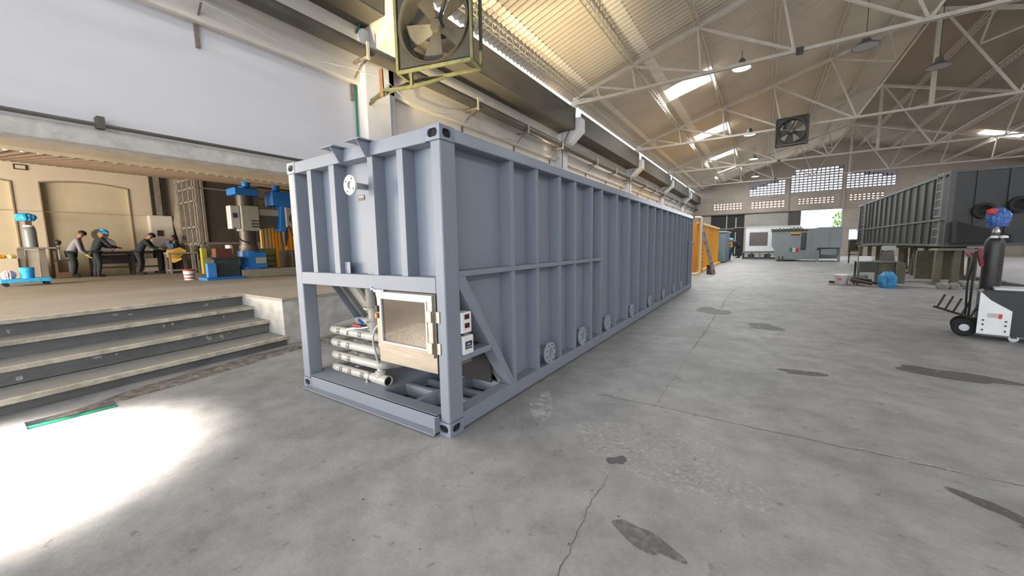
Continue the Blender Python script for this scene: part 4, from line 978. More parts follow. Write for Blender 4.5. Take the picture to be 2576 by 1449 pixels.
# supports: pedestals made of posts on round bases
def pedestal(x, y, label):
    q = empty('steel_pedestal', (x, y, 0), 0, label, 'stand', 'tank pedestals')
    MB().lathe([(.62, 0), (.62, .05), (.2, .05)], (0, 0, 0), 28).build('round_base', primer, q)
    MB().box(-.52, .52, -.3, .3, 1.24, 1.32).build('top_plate', mat('olive_grey_primer', (.22, .21, .16), .7), q)
    for dx in (-.42, 0, .42): MB().box(dx - .09, dx + .09, -.2 + abs(dx) * .2, .0 + abs(dx) * .2, .05, 1.24).build('leg', primer, q)
    return q
pedestal(7.95, 17.75, 'olive brown three-legged pedestal under the near corner of the dark tank')
pedestal(7.95, 24.2, 'olive brown pedestal under the middle of the dark tank')
pedestal(7.95, 31.0, 'olive brown pedestal under the far end of the dark tank')
pedestal(10.4, 18.0, 'olive brown pedestal under the dark tank, farthest right')
for i, (x, y) in enumerate(((8.4, 20.5), (8.5, 22.3), (8.4, 26.4), (8.6, 28.5))):
    q = empty('trestle', (x, y, 0), 0, 'brown steel trestle under the dark tank, ' + ['first', 'second', 'third', 'fourth'][i] + ' behind the near pedestal', 'trestle', 'tank trestles')
    MB().box(-.6, .6, -.08, .08, 1.26, 1.36).build('crosspiece', primer, q)
    for dx in (-.5, .5): MB().bar((dx, -.25, 0), (dx, -.05, 1.26), .09, .09).build('leg', primer, q); MB().bar((dx, .25, 0), (dx, .05, 1.26), .09, .09).build('leg', primer, q)
o = MB().box(7.45, 8.6, 19.7, 19.85, 0.0, 1.2).build('brown_panel', primer); tag(o, 'dull brown steel panel standing below the dark tank', 'panel')
# pale rods lying on the floor under the tank
rnd = random.Random(8)
for k in range(4):
    y = 18.5 + k * .28; x0 = 7.0 + rnd.uniform(-.3, .3)
    o = MB().tube((x0, y, .04 + .0 * k), (x0 + 2.4, y + rnd.uniform(-.15, .15), .04), .035, 8).build('steel_bar', mat('pale_bar', (.42, .40, .37), .5, .3)); tag(o, 'pale round steel bar lying on the floor under the dark tank', 'bar', 'bars under the dark tank')
# work table with drum, bag and bucket
q = empty('work_table', (5.65, 16.5, 0), 0, 'dark steel work table behind the blue sack', 'table')
MB().box(-.55, .55, -.35, .35, .86, .90).build('tabletop', mat('table_grey', (.17, .17, .15), .6), q)
for dx in (-.5, .5):
    for dy in (-.3, .3): MB().box(dx - .03, dx + .03, dy - .03, dy + .03, 0, .86).build('leg', mdark, q)
MB().box(-.5, .0, -.32, -.28, .5, .86).build('drawer_panel', mat('dark_olive_panel', (.05, .055, .04), .7), q); MB().box(.05, .75, -.2, .3, .1, .84).build('side_cabinet', primer, q)
o = MB().box(5.20, 5.50, 16.3, 16.6, .90, 1.07).build('paper_stack', white_m); tag(o, 'white box lying on the dark work table', 'box')
o = MB().prism([(5.78, .90), (6.12, .90), (6.06, 1.28), (5.82, 1.24)], 'y', 16.35, 16.6).build('grinder_box', mdark); tag(o, 'dark sloping case standing on the work table', 'case')
o = MB().box(5.80, 6.12, 16.34, 16.62, 1.28, 1.45).build('grey_bin', mat('pale_grey_bin', (.40, .42, .40), .6), bevel=.01); tag(o, 'pale grey tray on top of the dark case on the work table', 'tray')
q = MB().lathe([(.18, 0), (.215, .34), (.215, .36), (.205, .37)], (4.72, 16.4, .02), 24).build('white_bucket', mat('lilac_white_plastic', (.50, .46, .49), .5), smooth=True); tag(q, 'white bucket with a red mark standing on a flat board', 'bucket')
MB().lathe([(0, .375), (.225, .37), (.225, .34)], (4.72, 16.4, .02), 24, cap=False).build('lid', white_m, q); MB().box(4.60, 4.70, 16.17, 16.185, .18, .26).build('red_mark', red_pl, q)
o = MB().prism([(4.3, 16.15), (5.3, 15.9), (5.4, 16.4), (4.9, 16.8), (4.5, 16.7)], 'z', 0, .018).build('floor_board', wood); tag(o, 'thin flat board lying under the white bucket', 'board')
for i, (a, b) in enumerate((((4.45, 17.0, .05), (4.95, 16.72, .05)), ((4.95, 16.1, .22), (5.5, 15.9, .10)), ((5.05, 16.35, .20), (5.65, 16.0, .12)), ((4.98, 16.2, .28), (5.5, 16.02, .22)))):
    o = MB().tube(a, b, .045, 8).build('metal_tube', mat('dark_tube', (.07, .05, .05), .4, .5)); tag(o, 'short dark metal tube lying askew beside the white bucket, ' + ['behind the bucket', 'lowest and nearest', 'crossing the middle', 'topmost at the back'][i], 'tube', 'tubes by the bucket')
    MB().bar(Vector(a) + Vector((0, 0, .047)), Vector(b) + Vector((0, 0, .047)), .03, .006).build('highlight_strip', white_paint, o)  # highlight along the tube's top painted as a white strip
def sack(name, c, rx, ry, h, mt, seed, label, cat, parent=None):
    rnd = random.Random(seed); mb = MB(); n = 30; rows = 15; vs_ = []; fold = [rnd.uniform(-.09, .09) for _ in range(n)]
    for j in range(rows + 1):
        t = j / rows; rr = (.82 + .22 * math.sin(PI * t) - (.45 * max(0, t - .75) / .25))
        for k in range(n):
            a = 2 * PI * k / n; f = rr * (1 + fold[k] + rnd.uniform(-.05, .05) + .04 * math.sin(7 * t + 3 * a)); vs_.append((c[0] + rx * f * math.cos(a), c[1] + ry * f * math.sin(a), c[2] + h * t + rnd.uniform(-.012, .012) * (0 < j)))
    fs_ = [(j * n + k, j * n + (k + 1) % n, (j + 1) * n + (k + 1) % n, (j + 1) * n + k) for j in range(rows) for k in range(n)] + [tuple(range(rows * n, rows * n + n)), tuple(range(n))[::-1]]
    o = mb.add(vs_, fs_).build(name, mt, parent)
    if label: tag(o, label, cat)
    return o
sack('blue_sack', (5.85, 15.75, 0), .24, .2, .56, mat('blue_sheeting', (.02, .17, .36), .35, 0, (.05, .28, .50), 9, .5), 5, 'crumpled blue plastic sack standing on the floor in front of the work table', 'sack')
sack('pale_sack', (5.35, 17.4, 0), .28, .25, .42, mat('pale_green_sack', (.30, .36, .32), .6), 6, 'pale greenish crumpled sack behind the dark tubes', 'sack')
for i, (x, y, s) in enumerate(((7.9, 16.2, .17), (7.2, 15.9, .14), (7.5, 16.0, .13), (8.2, 16.3, .15))):
    sack('cloth_bundle', (x, y, 0), s, s, s * 1.7, mat('grey_rag', (.24, .23, .20), .9), 30 + i, 'small grey brown bundle before the three-legged pedestal, ' + ['tallest', 'leftmost', 'smallest', 'rightmost'][i], 'bundle'); 
# welding cart with gas cylinder at the right edge
q = empty('welding_cart', (5.61, 7.25, 0), math.radians(-14), 'white and black wheeled welding machine at the right edge', 'welding machine')
MB().prism([(-.34, .10), (.30, .10), (.30, .60), (.10, .78), (-.34, .78)], 'y', -.30, -.285).build('side_panel', white_m, q, bevel=.004)
mb = MB(); mb.prism([(-.34, .10), (.62, .10), (.62, .82), (-.30, .82), (-.34, .78)], 'y', -.285, .28); mb.build('body', black_plastic, q, bevel=.015)
fp = MB().box(-.0, .60, -.302, -.288, .10, .82).build('front_panel', black_plastic, q)
MB().prism([(-.33, .79), (-.22, .66), (.0, .50), (.02, .79)], 'y', -.304, -.287).build('black_flash', black_plastic, q)
MB().box(-.2, .66, -.25, .2, .82, .86).build('top_tray', white_paint, q, bevel=.01)
d_ = MB().box(.10, .42, -.306, -.300, .62, .76).build('display', mat('grey_bezel', (.35, .38, .36), .4), q); MB().box(.2, .30, -.309, -.306, .66, .72).build('digits', led, d_); MB().box(.32, .38, -.309, -.306, .66, .72).build('digits', led, d_)
lb = MB().box(-.24, -.09, -.306, -.300, .38, .45).build('sticker', mat('pinkish_label', (.55, .45, .42), .5), q); MB().box(-.13, -.095, -.308, -.306, .37, .44).build('red_mark', red_pl, lb)
mb = MB()
for x, z in ((-.28, .33), (-.05, .33), (-.28, .17), (-.05, .17), (-.28, .26), (-.05, .26)): mb.tube((x, -.312, z), (x, -.3, z), .013, 8)
mb.build('bolts', black_plastic, q)
for x, y in ((-.46, -.10), (-.46, .30)):
    wl = MB().lathe([(.05, -.03), (.13, -.035), (.15, -.015), (.15, .015), (.13, .035), (.05, .03)], (x, y, .15), 24, 'y').build('wheel', rubber, q, smooth=True); MB().lathe([(0, -.036), (.06, -.036), (.06, .036), (0, .036)], (x, y, .15), 16, 'y', cap=False).build('hub', steel, wl)
MB().bar((-.50, .1, .15), (.5, .1, .12), .05, .04).build('chassis', mdark, q); MB().bar((-.45, -.1, .15), (-.2, -.1, .15), .04, .04).build('axle', mdark, q)
for x in (.05, .45):
    c_ = MB().lathe([(0, -.02), (.055, -.02), (.055, .02), (0, .02)], (x, -.2, .055), 14, 'y').build('caster', steel, q); MB().box(x - .03, x + .03, -.23, -.17, .06, .12).build('caster_fork', mdark, c_)
# ribbed rack sticking out at the rear of the cart
mb = MB(); mb.bar((-.82, .35, .42), (-.35, -.05, .30), .03, .03); mb.build('rack_rail', mdark, q)
for k in range(5): MB().bar((-.78 + k * .095, .31 - k * .08, .41 - k * .025), (-.70 + k * .095, .28 - k * .08, .66 - k * .02), .025, .025).build('rack_bar', mdark, q)
# shroud post
MB().bar((-.42, .02, .15), (-.42, .02, 1.5), .03, .03).build('upright', rubber, q)
# gas cylinder
g = MB().lathe([(.10, 0), (.115, .02), (.115, 1.38), (.10, 1.46), (.06, 1.53), (.04, 1.56), (.04, 1.60)], (5.43, 7.45, .16), 28).build('gas_cylinder', cylm, smooth=True); tag(g, 'tall dark gas cylinder standing behind the white welding machine', 'cylinder')
MB().lathe([(.045, 1.58), (.05, 1.60), (.03, 1.66), (.02, 1.72)], (5.43, 7.45, .16), 12).build('valve', steel, g)
for dx in (-.055, .05): MB().lathe([(0, 0), (.045, 0), (.05, .02), (.03, .04), (0, .045)], (5.43 + dx, 7.33, 1.66), 14).build('gauge', white_m, g, smooth=True)
MB().path([(5.30, 7.40, 1.2), (5.24, 7.35, 1.42), (5.25, 7.36, 1.48)], .03, 8).build('strap', mat('dark_red_strap', (.16, .03, .035), .6), g, smooth=True)
sack('plastic_bag', (5.43, 7.43, 1.85), .13, .11, .30, mat('blue_red_plastic', (.03, .09, .30), .35, 0, (.05, .13, .36), 8, .5), 9, 'blue plastic bag wrapped on top of the dark gas cylinder', 'bag')
sack('red_cloth', (5.33, 7.35, 2.06), .06, .05, .08, red_pl, 10, 'small red cloth tied by the blue bag on the gas cylinder', 'cloth')
o = MB().path([(5.18, 7.44, 1.35 + .0), (5.12, 7.4, 1.42), (5.22, 7.38, 1.47), (5.28, 7.4, 1.4), (5.2, 7.4, 1.36)], .035, 8).build('rag', mat('reddish_rag', (.26, .13, .13), .9), smooth=True); tag(o, 'reddish rag tucked at the side of the gas cylinder', 'rag')
o = MB().path(fillet([(5.22, 7.42, 1.36), (5.16, 7.4, .9), (5.18, 7.4, .35)], .1), .014, 6).build('welding_hose', rubber, smooth=True); tag(o, 'thin black hose hanging down beside the gas cylinder', 'hose')

# ================================================================ ANNEX OBJECTS
PZ = ZP
# radial drilling machine
q = empty('radial_drill', (0, 0, 0), 0, 'big radial drill with blue base, dark column and grey arm, on the raised platform', 'drill')
AX, AY = -11.8, 3.22
MB().box(-12.4, -11.25, 2.78, 5.6, PZ, PZ + .26).build('base_plate', machine_base := mat('machine_base_grey', (.30, .27, .215), .7, 0, (.22, .2, .16), 4), q, bevel=.02)
b_ = MB(); b_.lathe([(.42, PZ + .26), (.42, PZ + .34), (.33, PZ + .40), (.31, 1.66)], (AX, AY, 0), 24); b_.box(AX - .1, AX + .42, AY - .2, AY + .32, PZ + .3, 1.60); b_.build('pedestal', mblue, q, smooth=True)
MB().box(AX + .42, AX + .44, AY + .0, AY + .3, 1.26, 1.45).build('switch_plate', mgrey, q)
MB().lathe([(.235, 1.6), (.235, 3.45)], (AX, AY, 0), 24).build('column', mdark, q, smooth=True); MB().lathe([(.26, 1.6), (.26, 1.85)], (AX, AY, 0), 24).build('column_collar', rawsteel, q, smooth=True)
MB().box(AX - .28, AX + .30, AY - .24, AY + .27, 2.30, 3.10).build('sleeve', mgrey, q, bevel=.03)
MB().box(AX - .1, AX + .22, AY - .50, AY - .25, 2.36, 3.08).build('electric_box', mat('pale_cabinet', (.50, .50, .47), .5), q, bevel=.02); MB().box(AX + .22, AX + .235, AY - .44, AY - .32, 2.7, 2.85).build('meter', navy, q)
mb = MB(); mb.box(AX - .30, AX + .34, AY - .38, AY + .30, 3.42, 3.64); mb.lathe([(.16, 3.62), (.16, 3.72)], (AX, AY + .02, 0), 20); mb.build('column_cap', mblue, q, bevel=.03)
MB().lathe([(.115, 3.64), (.115, 3.82), (.13, 3.83), (.13, 3.92), (.09, 3.95)], (AX, AY + .08, 0), 20).build('motor', mblue, q, smooth=True)
for k in range(3): MB().box(AX + .30, AX + .34, AY + .02 + k * .0, AY + .26, 2.42 + k * .09, 2.46 + k * .09).build('cover_slot', mdark, q)
arm = MB(); arm.prism([(AY + .25, 2.36), (AY + .25, 3.06), (AY + 2.0, 3.02), (AY + 2.0, 2.62)], 'x', AX - .16, AX + .16); arm.build('arm', mat('arm_dark', (.09, .085, .07), .6, 0, (.06, .055, .045), 5), q)
MB().box(AX + .16, AX + .20, AY + .25, AY + 1.9, 2.82, 3.03).build('arm_rail', mgrey, q)
hd = MB(); hd.box(AX - .2, AX + .36, AY + .68, AY + 1.55, 3.15, 3.62); hd.prism([(AY + .95, 3.2), (AY + .85, 2.3), (AY + 1.05, 2.3), (AY + 1.2, 3.2)], 'x', AX - .1, AX + .34); hd.build('drill_head', mblue, q, bevel=.02)
MB().lathe([(.12, 3.62), (.12, 3.85), (.145, 3.86), (.145, 3.98), (.1, 4.0)], (AX + .05, AY + .95, 0), 20).build('motor', mblue, q, smooth=True)
MB().box(AX + .20, AX + .40, AY + 1.05, AY + 1.5, 2.45, 3.13).build('gear_case', mgrey, q, bevel=.03)
wh = MB().lathe([(.15, -.02), (.18, -.02), (.18, .02), (.15, .02), (.15, -.02)], (AX + .50, AY + 1.28, 2.72), 24, 'x', cap=False); wh.bar((AX + .5, AY + 1.1, 2.72), (AX + .5, AY + 1.46, 2.72), .03, .03); wh.bar((AX + .5, AY + 1.28, 2.55), (AX + .5, AY + 1.28, 2.9), .03, .03); wh.build('handwheel', black_plastic, q, smooth=True)
MB().lathe([(.05, 1.8), (.07, 1.95), (.09, 2.1), (.09, 2.5)], (AX + .2, AY + 1.05, 0), 16).build('spindle', mdark, q, smooth=True)
MB().path(fillet([(AX + .3, AY - .45, 2.4), (AX + .3, AY - .35, 2.0), (AX + .25, AY - .05, 1.92)], .15), .02, 6).build('hose', rubber, q, smooth=True)
MB().path(fillet([(AX + .4, AY + 1.1, 2.5), (AX + .5, AY + 1.2, 2.1), (AX + .3, AY + 1.5, 2.0)], .15), .02, 6).build('hose', rubber, q, smooth=True)
o = MB().box(-12.3, -11.35, 4.35, 5.4, PZ + .26, 1.66).build('drill_table', mdark, bevel=.02); tag(o, 'dark block table standing on the radial drill base', 'table')
# smaller machines beside it
q = MB().box(-12.85, -12.45, 3.72, 4.34, PZ + .0, 1.74).build('olive_locker', mgreen, bevel=.02); tag(q, 'olive green ribbed locker standing behind the radial drill base', 'locker')
for z in (1.1, 1.28, 1.46): MB().box(-12.45, -12.43, 3.76, 4.30, z, z + .04).build('groove', mdark, q)
for i, (a, b, zz) in enumerate(((4.25, 4.62, 2.55), (4.62, 4.95, 2.6), (5.1, 5.5, 2.55))):
    o = MB(); 
    for k in range(3): o.box(-13.35, -13.3, a + (b - a) * k / 3, a + (b - a) * (k + .7) / 3, 1.7, zz)
    o.box(-13.4, -13.35, a, b, PZ, zz); o = o.build('orange_panel', orange_s if i else mat('tan_panel', (.55, .36, .14), .6)); tag(o, ['tan', 'bright orange', 'deep orange'][i] + ' sheet panel standing behind the radial drill arm', 'panel', None)
q = empty('coolant_cart', (-11.5, 2.3, PZ), 0, 'dark low tool cart with a brown tray left of the radial drill', 'cart')
MB().box(-.35, .2, -.22, .42, .08, .62).build('body', mat('dark_teal_cart', (.025, .04, .045), .6), q); MB().box(-.4, .25, -.3, .5, .62, .67).build('tray', mdark, q); MB().box(-.2, .1, -.12, .3, .67, .93).build('brown_case', mat('brown_case', (.12, .04, .025), .6), q); MB().box(-.4, .3, -.45, .5, .0, .08).build('skid', mblue, q)
o = MB().box(-11.3, -11.15, 1.86, 2.08, PZ + .09, PZ + .50).build('blue_control_box', mat('bright_blue_box', (.04, .22, .6), .5), bevel=.01); tag(o, 'small bright blue box at the left end of the dark tool cart', 'box')
q = MB().lathe([(.12, 0), (.145, .30), (.15, .31)], (-12.3, 1.75, PZ), 20).build('paint_bucket', white_m, smooth=True); tag(q, 'red and white paint bucket on the platform left of the tool cart', 'bucket')
MB().lathe([(.153, .27), (.155, .31), (.0, .315)], (-12.3, 1.75, PZ), 20, cap=False).build('lid', red_pl, q); MB().lathe([(.1335, .14), (.1375, .18)], (-12.3, 1.75, PZ), 20, cap=False).build('label_band', mat('brown_label', (.28, .16, .1), .7), q); MB().lathe([(.125, .04), (.129, .08)], (-12.3, 1.75, PZ), 20, cap=False).build('label_band', red_pl, q)
# ribbed raw steel tank behind
q = empty('raw_steel_tank', (0, 0, 0), 0, 'tall unpainted ribbed steel tank standing behind the radial drill', 'tank')
MB().box(-17.8, -16.0, 3.4, 5.4, 2.0, 4.45).build('body', rawsteel, q)
MB().box(-16.0, -15.92, 3.4, 5.4, 4.38, 4.5).build('top_rail', mat('bright_steel_rail', (.45, .45, .44), .3, .6), q); MB().box(-16.0, -15.94, 3.4, 5.4, 4.08, 4.14).build('cross_rail', MATS['bright_steel_rail'], q)
MB().box(-16.0, -15.93, 3.40, 3.48, 1.9, 4.5).build('corner_post', rawrib, q); MB().box(-16.0, -15.92, 3.4, 5.4, 1.95, 2.03).build('bottom_rail', rawrib, q)
MB().box(-18.3, -16.0, 3.36, 3.4, 1.9, 4.5).build('side_panel', rawsteel, q)
for x in (-18.0, -17.4, -16.8, -16.3, -16.05): MB().box(x - .04, x + .04, 3.24, 3.36, 1.9, 4.5).build('rib', rawrib, q)
for z in (1.95, 2.6, 3.6, 4.1, 4.45): MB().box(-18.3, -16.0, 3.24, 3.34, z, z + .07).build('rib', rawrib, q)
MB().prism([(-19.1, 2.9), (-18.3, 4.3), (-18.3, 1.95), (-18.6, 1.95)], 'y', 3.3, 3.5).build('sloped_end', rawrib, q)
for x in (-18.2, -17.2, -16.05):
    for y in (3.3, 5.3): MB().box(x - .05, x + .05, y - .05, y + .05, PZ, 1.95).build('leg', rawrib, q)
o = MB().box(-16.3, -15.7, 3.6, 4.6, PZ, 1.55).build('rusty_crate', rust, bevel=.02); tag(o, 'rust red steel crate below the raw steel tank', 'crate')
o = MB().lathe([(.14, 0), (.14, .35), (.12, .37)], (-15.95, 4.15, 1.55), 16).build('white_drum', white_m, smooth=True); o.location = (0, 0, 0); tag(o, 'white plastic jug standing on the rust red crate', 'jug')
o = MB().box(-15.9, -15.7, 3.15, 3.3, PZ, 1.80).build('yellow_post', mat('yellow_green_post', (.42, .4, .05), .6)); tag(o, 'yellow green post standing before the raw steel tank leg', 'post')
# long bench with tools along the back wall
q = empty('work_bench', (-18.55, 1.75, PZ), 0, 'long dark steel bench along the cream annex wall, between the two pairs of workers', 'bench')
MB().box(-.35, .30, -1.15, 1.45, .80, .92).build('benchtop', mdark, q)
for y in (-1.05, .0, .75, 1.35):
    for x in (-.28, .24): MB().box(x - .04, x + .04, y - .04, y + .04, 0, .8).build('leg', mdark, q)
MB().box(-.3, .25, -1.0, .25, .45, .78).build('tool_box', black_plastic, q); MB().box(-.3, .2, .35, 1.05, .1, .62).build('cream_crate', mat('cream_crate', (.42, .37, .28), .7), q); MB().box(-.3, .3, -1.05, .9, .28, .33).build('lower_shelf', mdark, q); MB().box(.25, .33, 1.35, 1.45, .3, 1.2).build('end_stop', mdark, q)
MB().lathe([(0, -.02), (.24, -.02), (.26, 0), (.24, .02), (0, .02)], (.28, -1.02 + .35, 1.15), 24, 'x', cap=False).build('round_plate', mat('bright_disc', (.55, .52, .5), .3, .5), q)
o = MB(); o.lathe([(.10, -.18), (.20, -.2), (.20, .2), (.10, .2), (.10, -.18)], (-18.2, .93, 2.36), 20, 'x', cap=False); o = o.build('steel_drum', mat('brown_pipe', (.12, .08, .05), .6), smooth=True); tag(o, 'short brown pipe piece held above the bench beside the blue-capped worker', 'pipe')
o = MB().bar((-18.3, .93, 1.72), (-18.3, .93, 2.2), .07, .07).build('pipe_support', mdark); tag(o, 'thin dark upright holding the brown pipe piece over the bench', 'support')
# gas cylinder on a steel stand, blue sheeting on top
q = empty('steel_stand', (-18.4, -.58, PZ), 0, 'tall grey steel stand carrying the blue-capped grey drum, at the far left', 'stand')
MB().box(-.3, .3, -.40, .42, 1.04, 1.09).build('top_plate', mat('stand_grey', (.24, .235, .22), .6), q)
for y in (-.34, .12): MB().box(-.06, .06, y - .06, y + .08, 0, 1.04).build('leg', mat('stand_leg', (.20, .18, .155), .7), q)
MB().box(-.2, .0, -.22, .04, .0, 1.0).build('backing_sheet', mat('stand_sheet', (.42, .39, .34), .6), q)
g = MB().lathe([(.155, 0), (.155, .55), (.14, .66), (.12, .68)], (-18.4, -.66, PZ + 1.09), 24).build('grey_drum', cylg, smooth=True); tag(g, 'grey tapered drum standing on the tall steel stand', 'drum')
MB().lathe([(.125, .68), (.125, .74), (0, .74)], (-18.4, -.66, PZ + 1.09), 24).build('white_lid', white_m, g); MB().box(-18.44, -18.36, -.72, -.58, PZ + 1.83, PZ + 2.0).build('valve', rust, g)
sack('blue_cover', (-18.4, -.70, PZ + 1.97), .2, .22, .26, mblue2, 15, 'bright blue plastic sheet crumpled on top of the grey drum', 'sheet')
q = empty('bench_grinder', (-18.5, -.02, PZ), 0, 'small pedestal tool with a dark knob, right of the tall steel stand', 'tool')
for y in (-.16, .16): MB().box(-.04, .04, y - .03, y + .03, 0, .95).build('leg', mat('stand_leg', (.2, .18, .155)), q)
MB().box(-.1, .1, -.2, .22, .60, .65).build('shelf', mdark, q); MB().tube((0, -.05, .6), (0, -.05, 1.15), .03, 8).build('spindle', mgrey, q); MB().lathe([(0, 1.15), (.08, 1.2), (.09, 1.3), (0, 1.36)], (0, -.05, 0), 14, cap=False).build('knob', black_plastic, q, smooth=True); MB().box(-.15, .15, -.2, .25, .02, .2).build('foot_box', rust, q)
# blue trolley with blue tub
q = empty('blue_trolley', (-14.8, -1.12, PZ), 0, 'low bright blue wheeled trolley at the left edge of the platform', 'trolley')
MB().box(-.35, .35, -.45, .42, .10, .20).build('deck', mblue2, q, bevel=.01)
for x in (-.28, .28):
    for y in (-.36, .34): MB().lathe([(0, -.02), (.05, -.02), (.05, .02), (0, .02)], (x, y, .05), 12, 'x', cap=False).build('wheel', rubber, q)
o = MB().lathe([(.12, 0), (.135, .28), (.14, .29), (.12, .30), (.11, .29)], (-14.8, -1.09, PZ + .20), 20).build('blue_tub', mblue2, smooth=True); tag(o, 'bright blue tub standing on the blue trolley', 'tub')
sack('pink_bundle', (-14.85, -1.40, PZ + .20), .14, .12, .22, mat('pink_cloth', (.72, .5, .55), .8), 18, 'pale pink bundle on the blue trolley beside the tub', 'bundle')
o = MB().box(-18.9, -18.3, -2.6, -.98, PZ, 1.55).build('low_bench', wallb, bevel=.02); tag(o, 'low cream bench at the far left below the ochre wall panel', 'bench')
for i, (y, c_) in enumerate(((-1.75, 1), (-1.32, 1), (-1.1, 0))):
    sack('yellow_sack', (-18.5, y, 1.55), .12, .10, .13, yellow_lt if c_ else mat('pale_yellow', (.8, .6, .3), .7), 40 + i, 'yellow bundle lying on the low cream bench, ' + ['leftmost', 'middle', 'rightmost and palest'][i], 'bundle')
# trestle table with orange cloth on the right of the bench
q = empty('saw_table', (-17.35, 2.95, PZ), 0, 'steel trestle table with a sloping tan sheet in front of the bench end', 'table')
MB().box(-.3, .3, -.45, .55, .78, .84).build('tabletop', mat('table_steel', (.28, .26, .23), .6), q)
for x in (-.25, .25):
    for y in (-.4, .5): MB().box(x - .035, x + .035, y - .035, y + .035, 0, .78).build('leg', rawrib, q)
MB().box(-.3, .3, -.42, .5, .10, .16).build('lower_rail', rawrib, q); MB().box(.2, .3, .48, .62, .5, 1.25).build('end_stop', mdark, q)
# people
def person(name, loc, rz, label, J, shirt, trousers, cap=None, gloves=None, head_m=skin, hat=None, scale=1.0):
    """J: joints (local metres, facing +x): pelvis, chest, neck, head, and l/r shoulder, elbow, hand, hip, knee, ankle, toe"""
    r = empty(name, loc, rz, label, 'person', None); r.scale = (scale,) * 3
    def skinned(nm, chains, mt, rootp, sub=1):
        vs_, es, rad = [], [], []; idx = {}
        def vid(p, rr):
            k = tuple(round(c, 4) for c in p)
            if k not in idx: idx[k] = len(vs_); vs_.append(p); rad.append(rr)
            return idx[k]
        for ch in chains:
            ids = [vid(p, rr) for p, rr in ch]
            es.extend((a, b) for a, b in zip(ids[:-1], ids[1:]) if a != b)
        me = bpy.data.meshes.new(nm); me.from_pydata(vs_, es, []); me.materials.append(mt)
        o = bpy.data.objects.new(nm, me); COL.objects.link(o); o.parent = r
        s = o.modifiers.new('skin', 'SKIN'); 
        for i, sv in enumerate(me.skin_vertices[0].data if me.skin_vertices else []): pass
        bm = bmesh.new(); bm.from_mesh(me); lay = bm.verts.layers.skin.verify()
        bm.verts.ensure_lookup_table()
        for i, v in enumerate(bm.verts): v[lay].radius = (rad[i], rad[i]); v[lay].use_root = (i == rootp)
        bm.to_mesh(me); bm.free(); s.use_smooth_shade = True
        ss = o.modifiers.new('sub', 'SUBSURF'); ss.levels = sub; ss.render_levels = sub
        return o
    g = lambda k: tuple(J[k])
    mid = lambda a, b, t=.5: tuple(J[a][i] * (1 - t) + J[b][i] * t for i in range(3))
    body = [[(g('pelvis'), .085), (mid('pelvis', 'chest'), .08), (g('chest'), .10), (g('neck'), .055), (mid('neck', 'head', .5), .075), (g('head'), .095)]]
    for s in 'lr':
        sh = g(s + 'sh'); el = g(s + 'el'); ha = g(s + 'ha'); d = Vector(ha) - Vector(el); d = d.normalized(); h0 = Vector(ha)
        body.append([(g('chest'), .10), (sh, .06), (el, .042), (ha, .028), (tuple(h0 + d * .06), .034)])
        side = d.orthogonal().normalized(); 
        for f in range(4):
            o_ = side * (-.027 + .018 * f); b0 = h0 + d * .06
            body.append([(tuple(b0), .034), (tuple(b0 + o_ + d * .04), .010), (tuple(b0 + o_ + d * (.075 + .008 * (f in (1, 2))) - d.cross(side) * .02), .008)])
        body.append([(tuple(h0), .028), (tuple(h0 + side * .045 + d * .03), .011), (tuple(h0 + side * .055 + d * .065), .009)])
        body.append([(g('pelvis'), .085), (g(s + 'hi'), .075), (g(s + 'kn'), .058), (g(s + 'an'), .042), (g(s + 'to'), .035)])
    skinned('body', body, head_m, 0)
    sc_ = [[(tuple(Vector(g('pelvis')) - Vector((0, 0, .10))), .12), (g('pelvis'), .146), (mid('pelvis', 'chest'), .135), (g('chest'), .15), (mid('chest', 'neck', .8), .075)]]
    for s in 'lr': sc_.append([(g('chest'), .15), (g(s + 'sh'), .078), (g(s + 'el'), .06), (mid(s + 'el', s + 'ha', .85), .045)])
    skinned('shirt', sc_, shirt, 0)
    tr = []
    for s in 'lr': tr.append([(g('pelvis'), .138), (g(s + 'hi'), .105), (g(s + 'kn'), .078), (mid(s + 'kn', s + 'an', .93), .065)])
    skinned('trousers', tr, trousers, 0)
    for s in 'lr':
        a, t = Vector(J[s + 'an']), Vector(J[s + 'to']); mb = MB(); mb.path([a + Vector((0, 0, .05)), a + Vector((0, 0, -.02)), (a + t) / 2 + Vector((0, 0, -.01)), t], [.055, .055, .048, .035], 8); mb.build('boot', rubber, r, smooth=True)
        if gloves:
            h0 = Vector(J[s + 'ha']); mb = MB(); dd = (h0 - Vector(J[s + 'el'])).normalized(); mb.path([h0 - dd * .08, h0, h0 + dd * .07, h0 + dd * .13], [.045, .045, .05, .03], 8); mb.build('glove', gloves, r, smooth=True)
    hd = Vector(J['head']); up_ = (hd - Vector(J['neck'])).normalized(); fw = Vector((1, 0, 0)); fw = (fw - up_ * fw.dot(up_)).normalized(); sd = up_.cross(fw)
    def headpart(nm, prof, c, mt, ax=up_):
        n = 16; v = []; u = fw if abs(ax.dot(fw)) < .9 else up_; a1 = u; a2 = ax.cross(u)
        for rr, t in prof:
            for k in range(n): v.append(c + ax * t + a1 * rr * math.cos(2 * PI * k / n) + a2 * rr * math.sin(2 * PI * k / n))
        N = len(prof); return MB().add(v, [(i * n + k, i * n + (k + 1) % n, (i + 1) * n + (k + 1) % n, (i + 1) * n + k) for i in range(N - 1) for k in range(n)] + [tuple(range((N - 1) * n, N * n))]).build(nm, mt, r, smooth=True)
    if hat: headpart('hard_hat', [(.15, 0), (.125, .01), (.12, .06), (.09, .10), (.03, .12)], hd + up_ * .03, hat)
    else: headpart('hair', [(.108, -.01), (.112, .03), (.10, .07), (.06, .105), (.02, .115)], hd, hair)
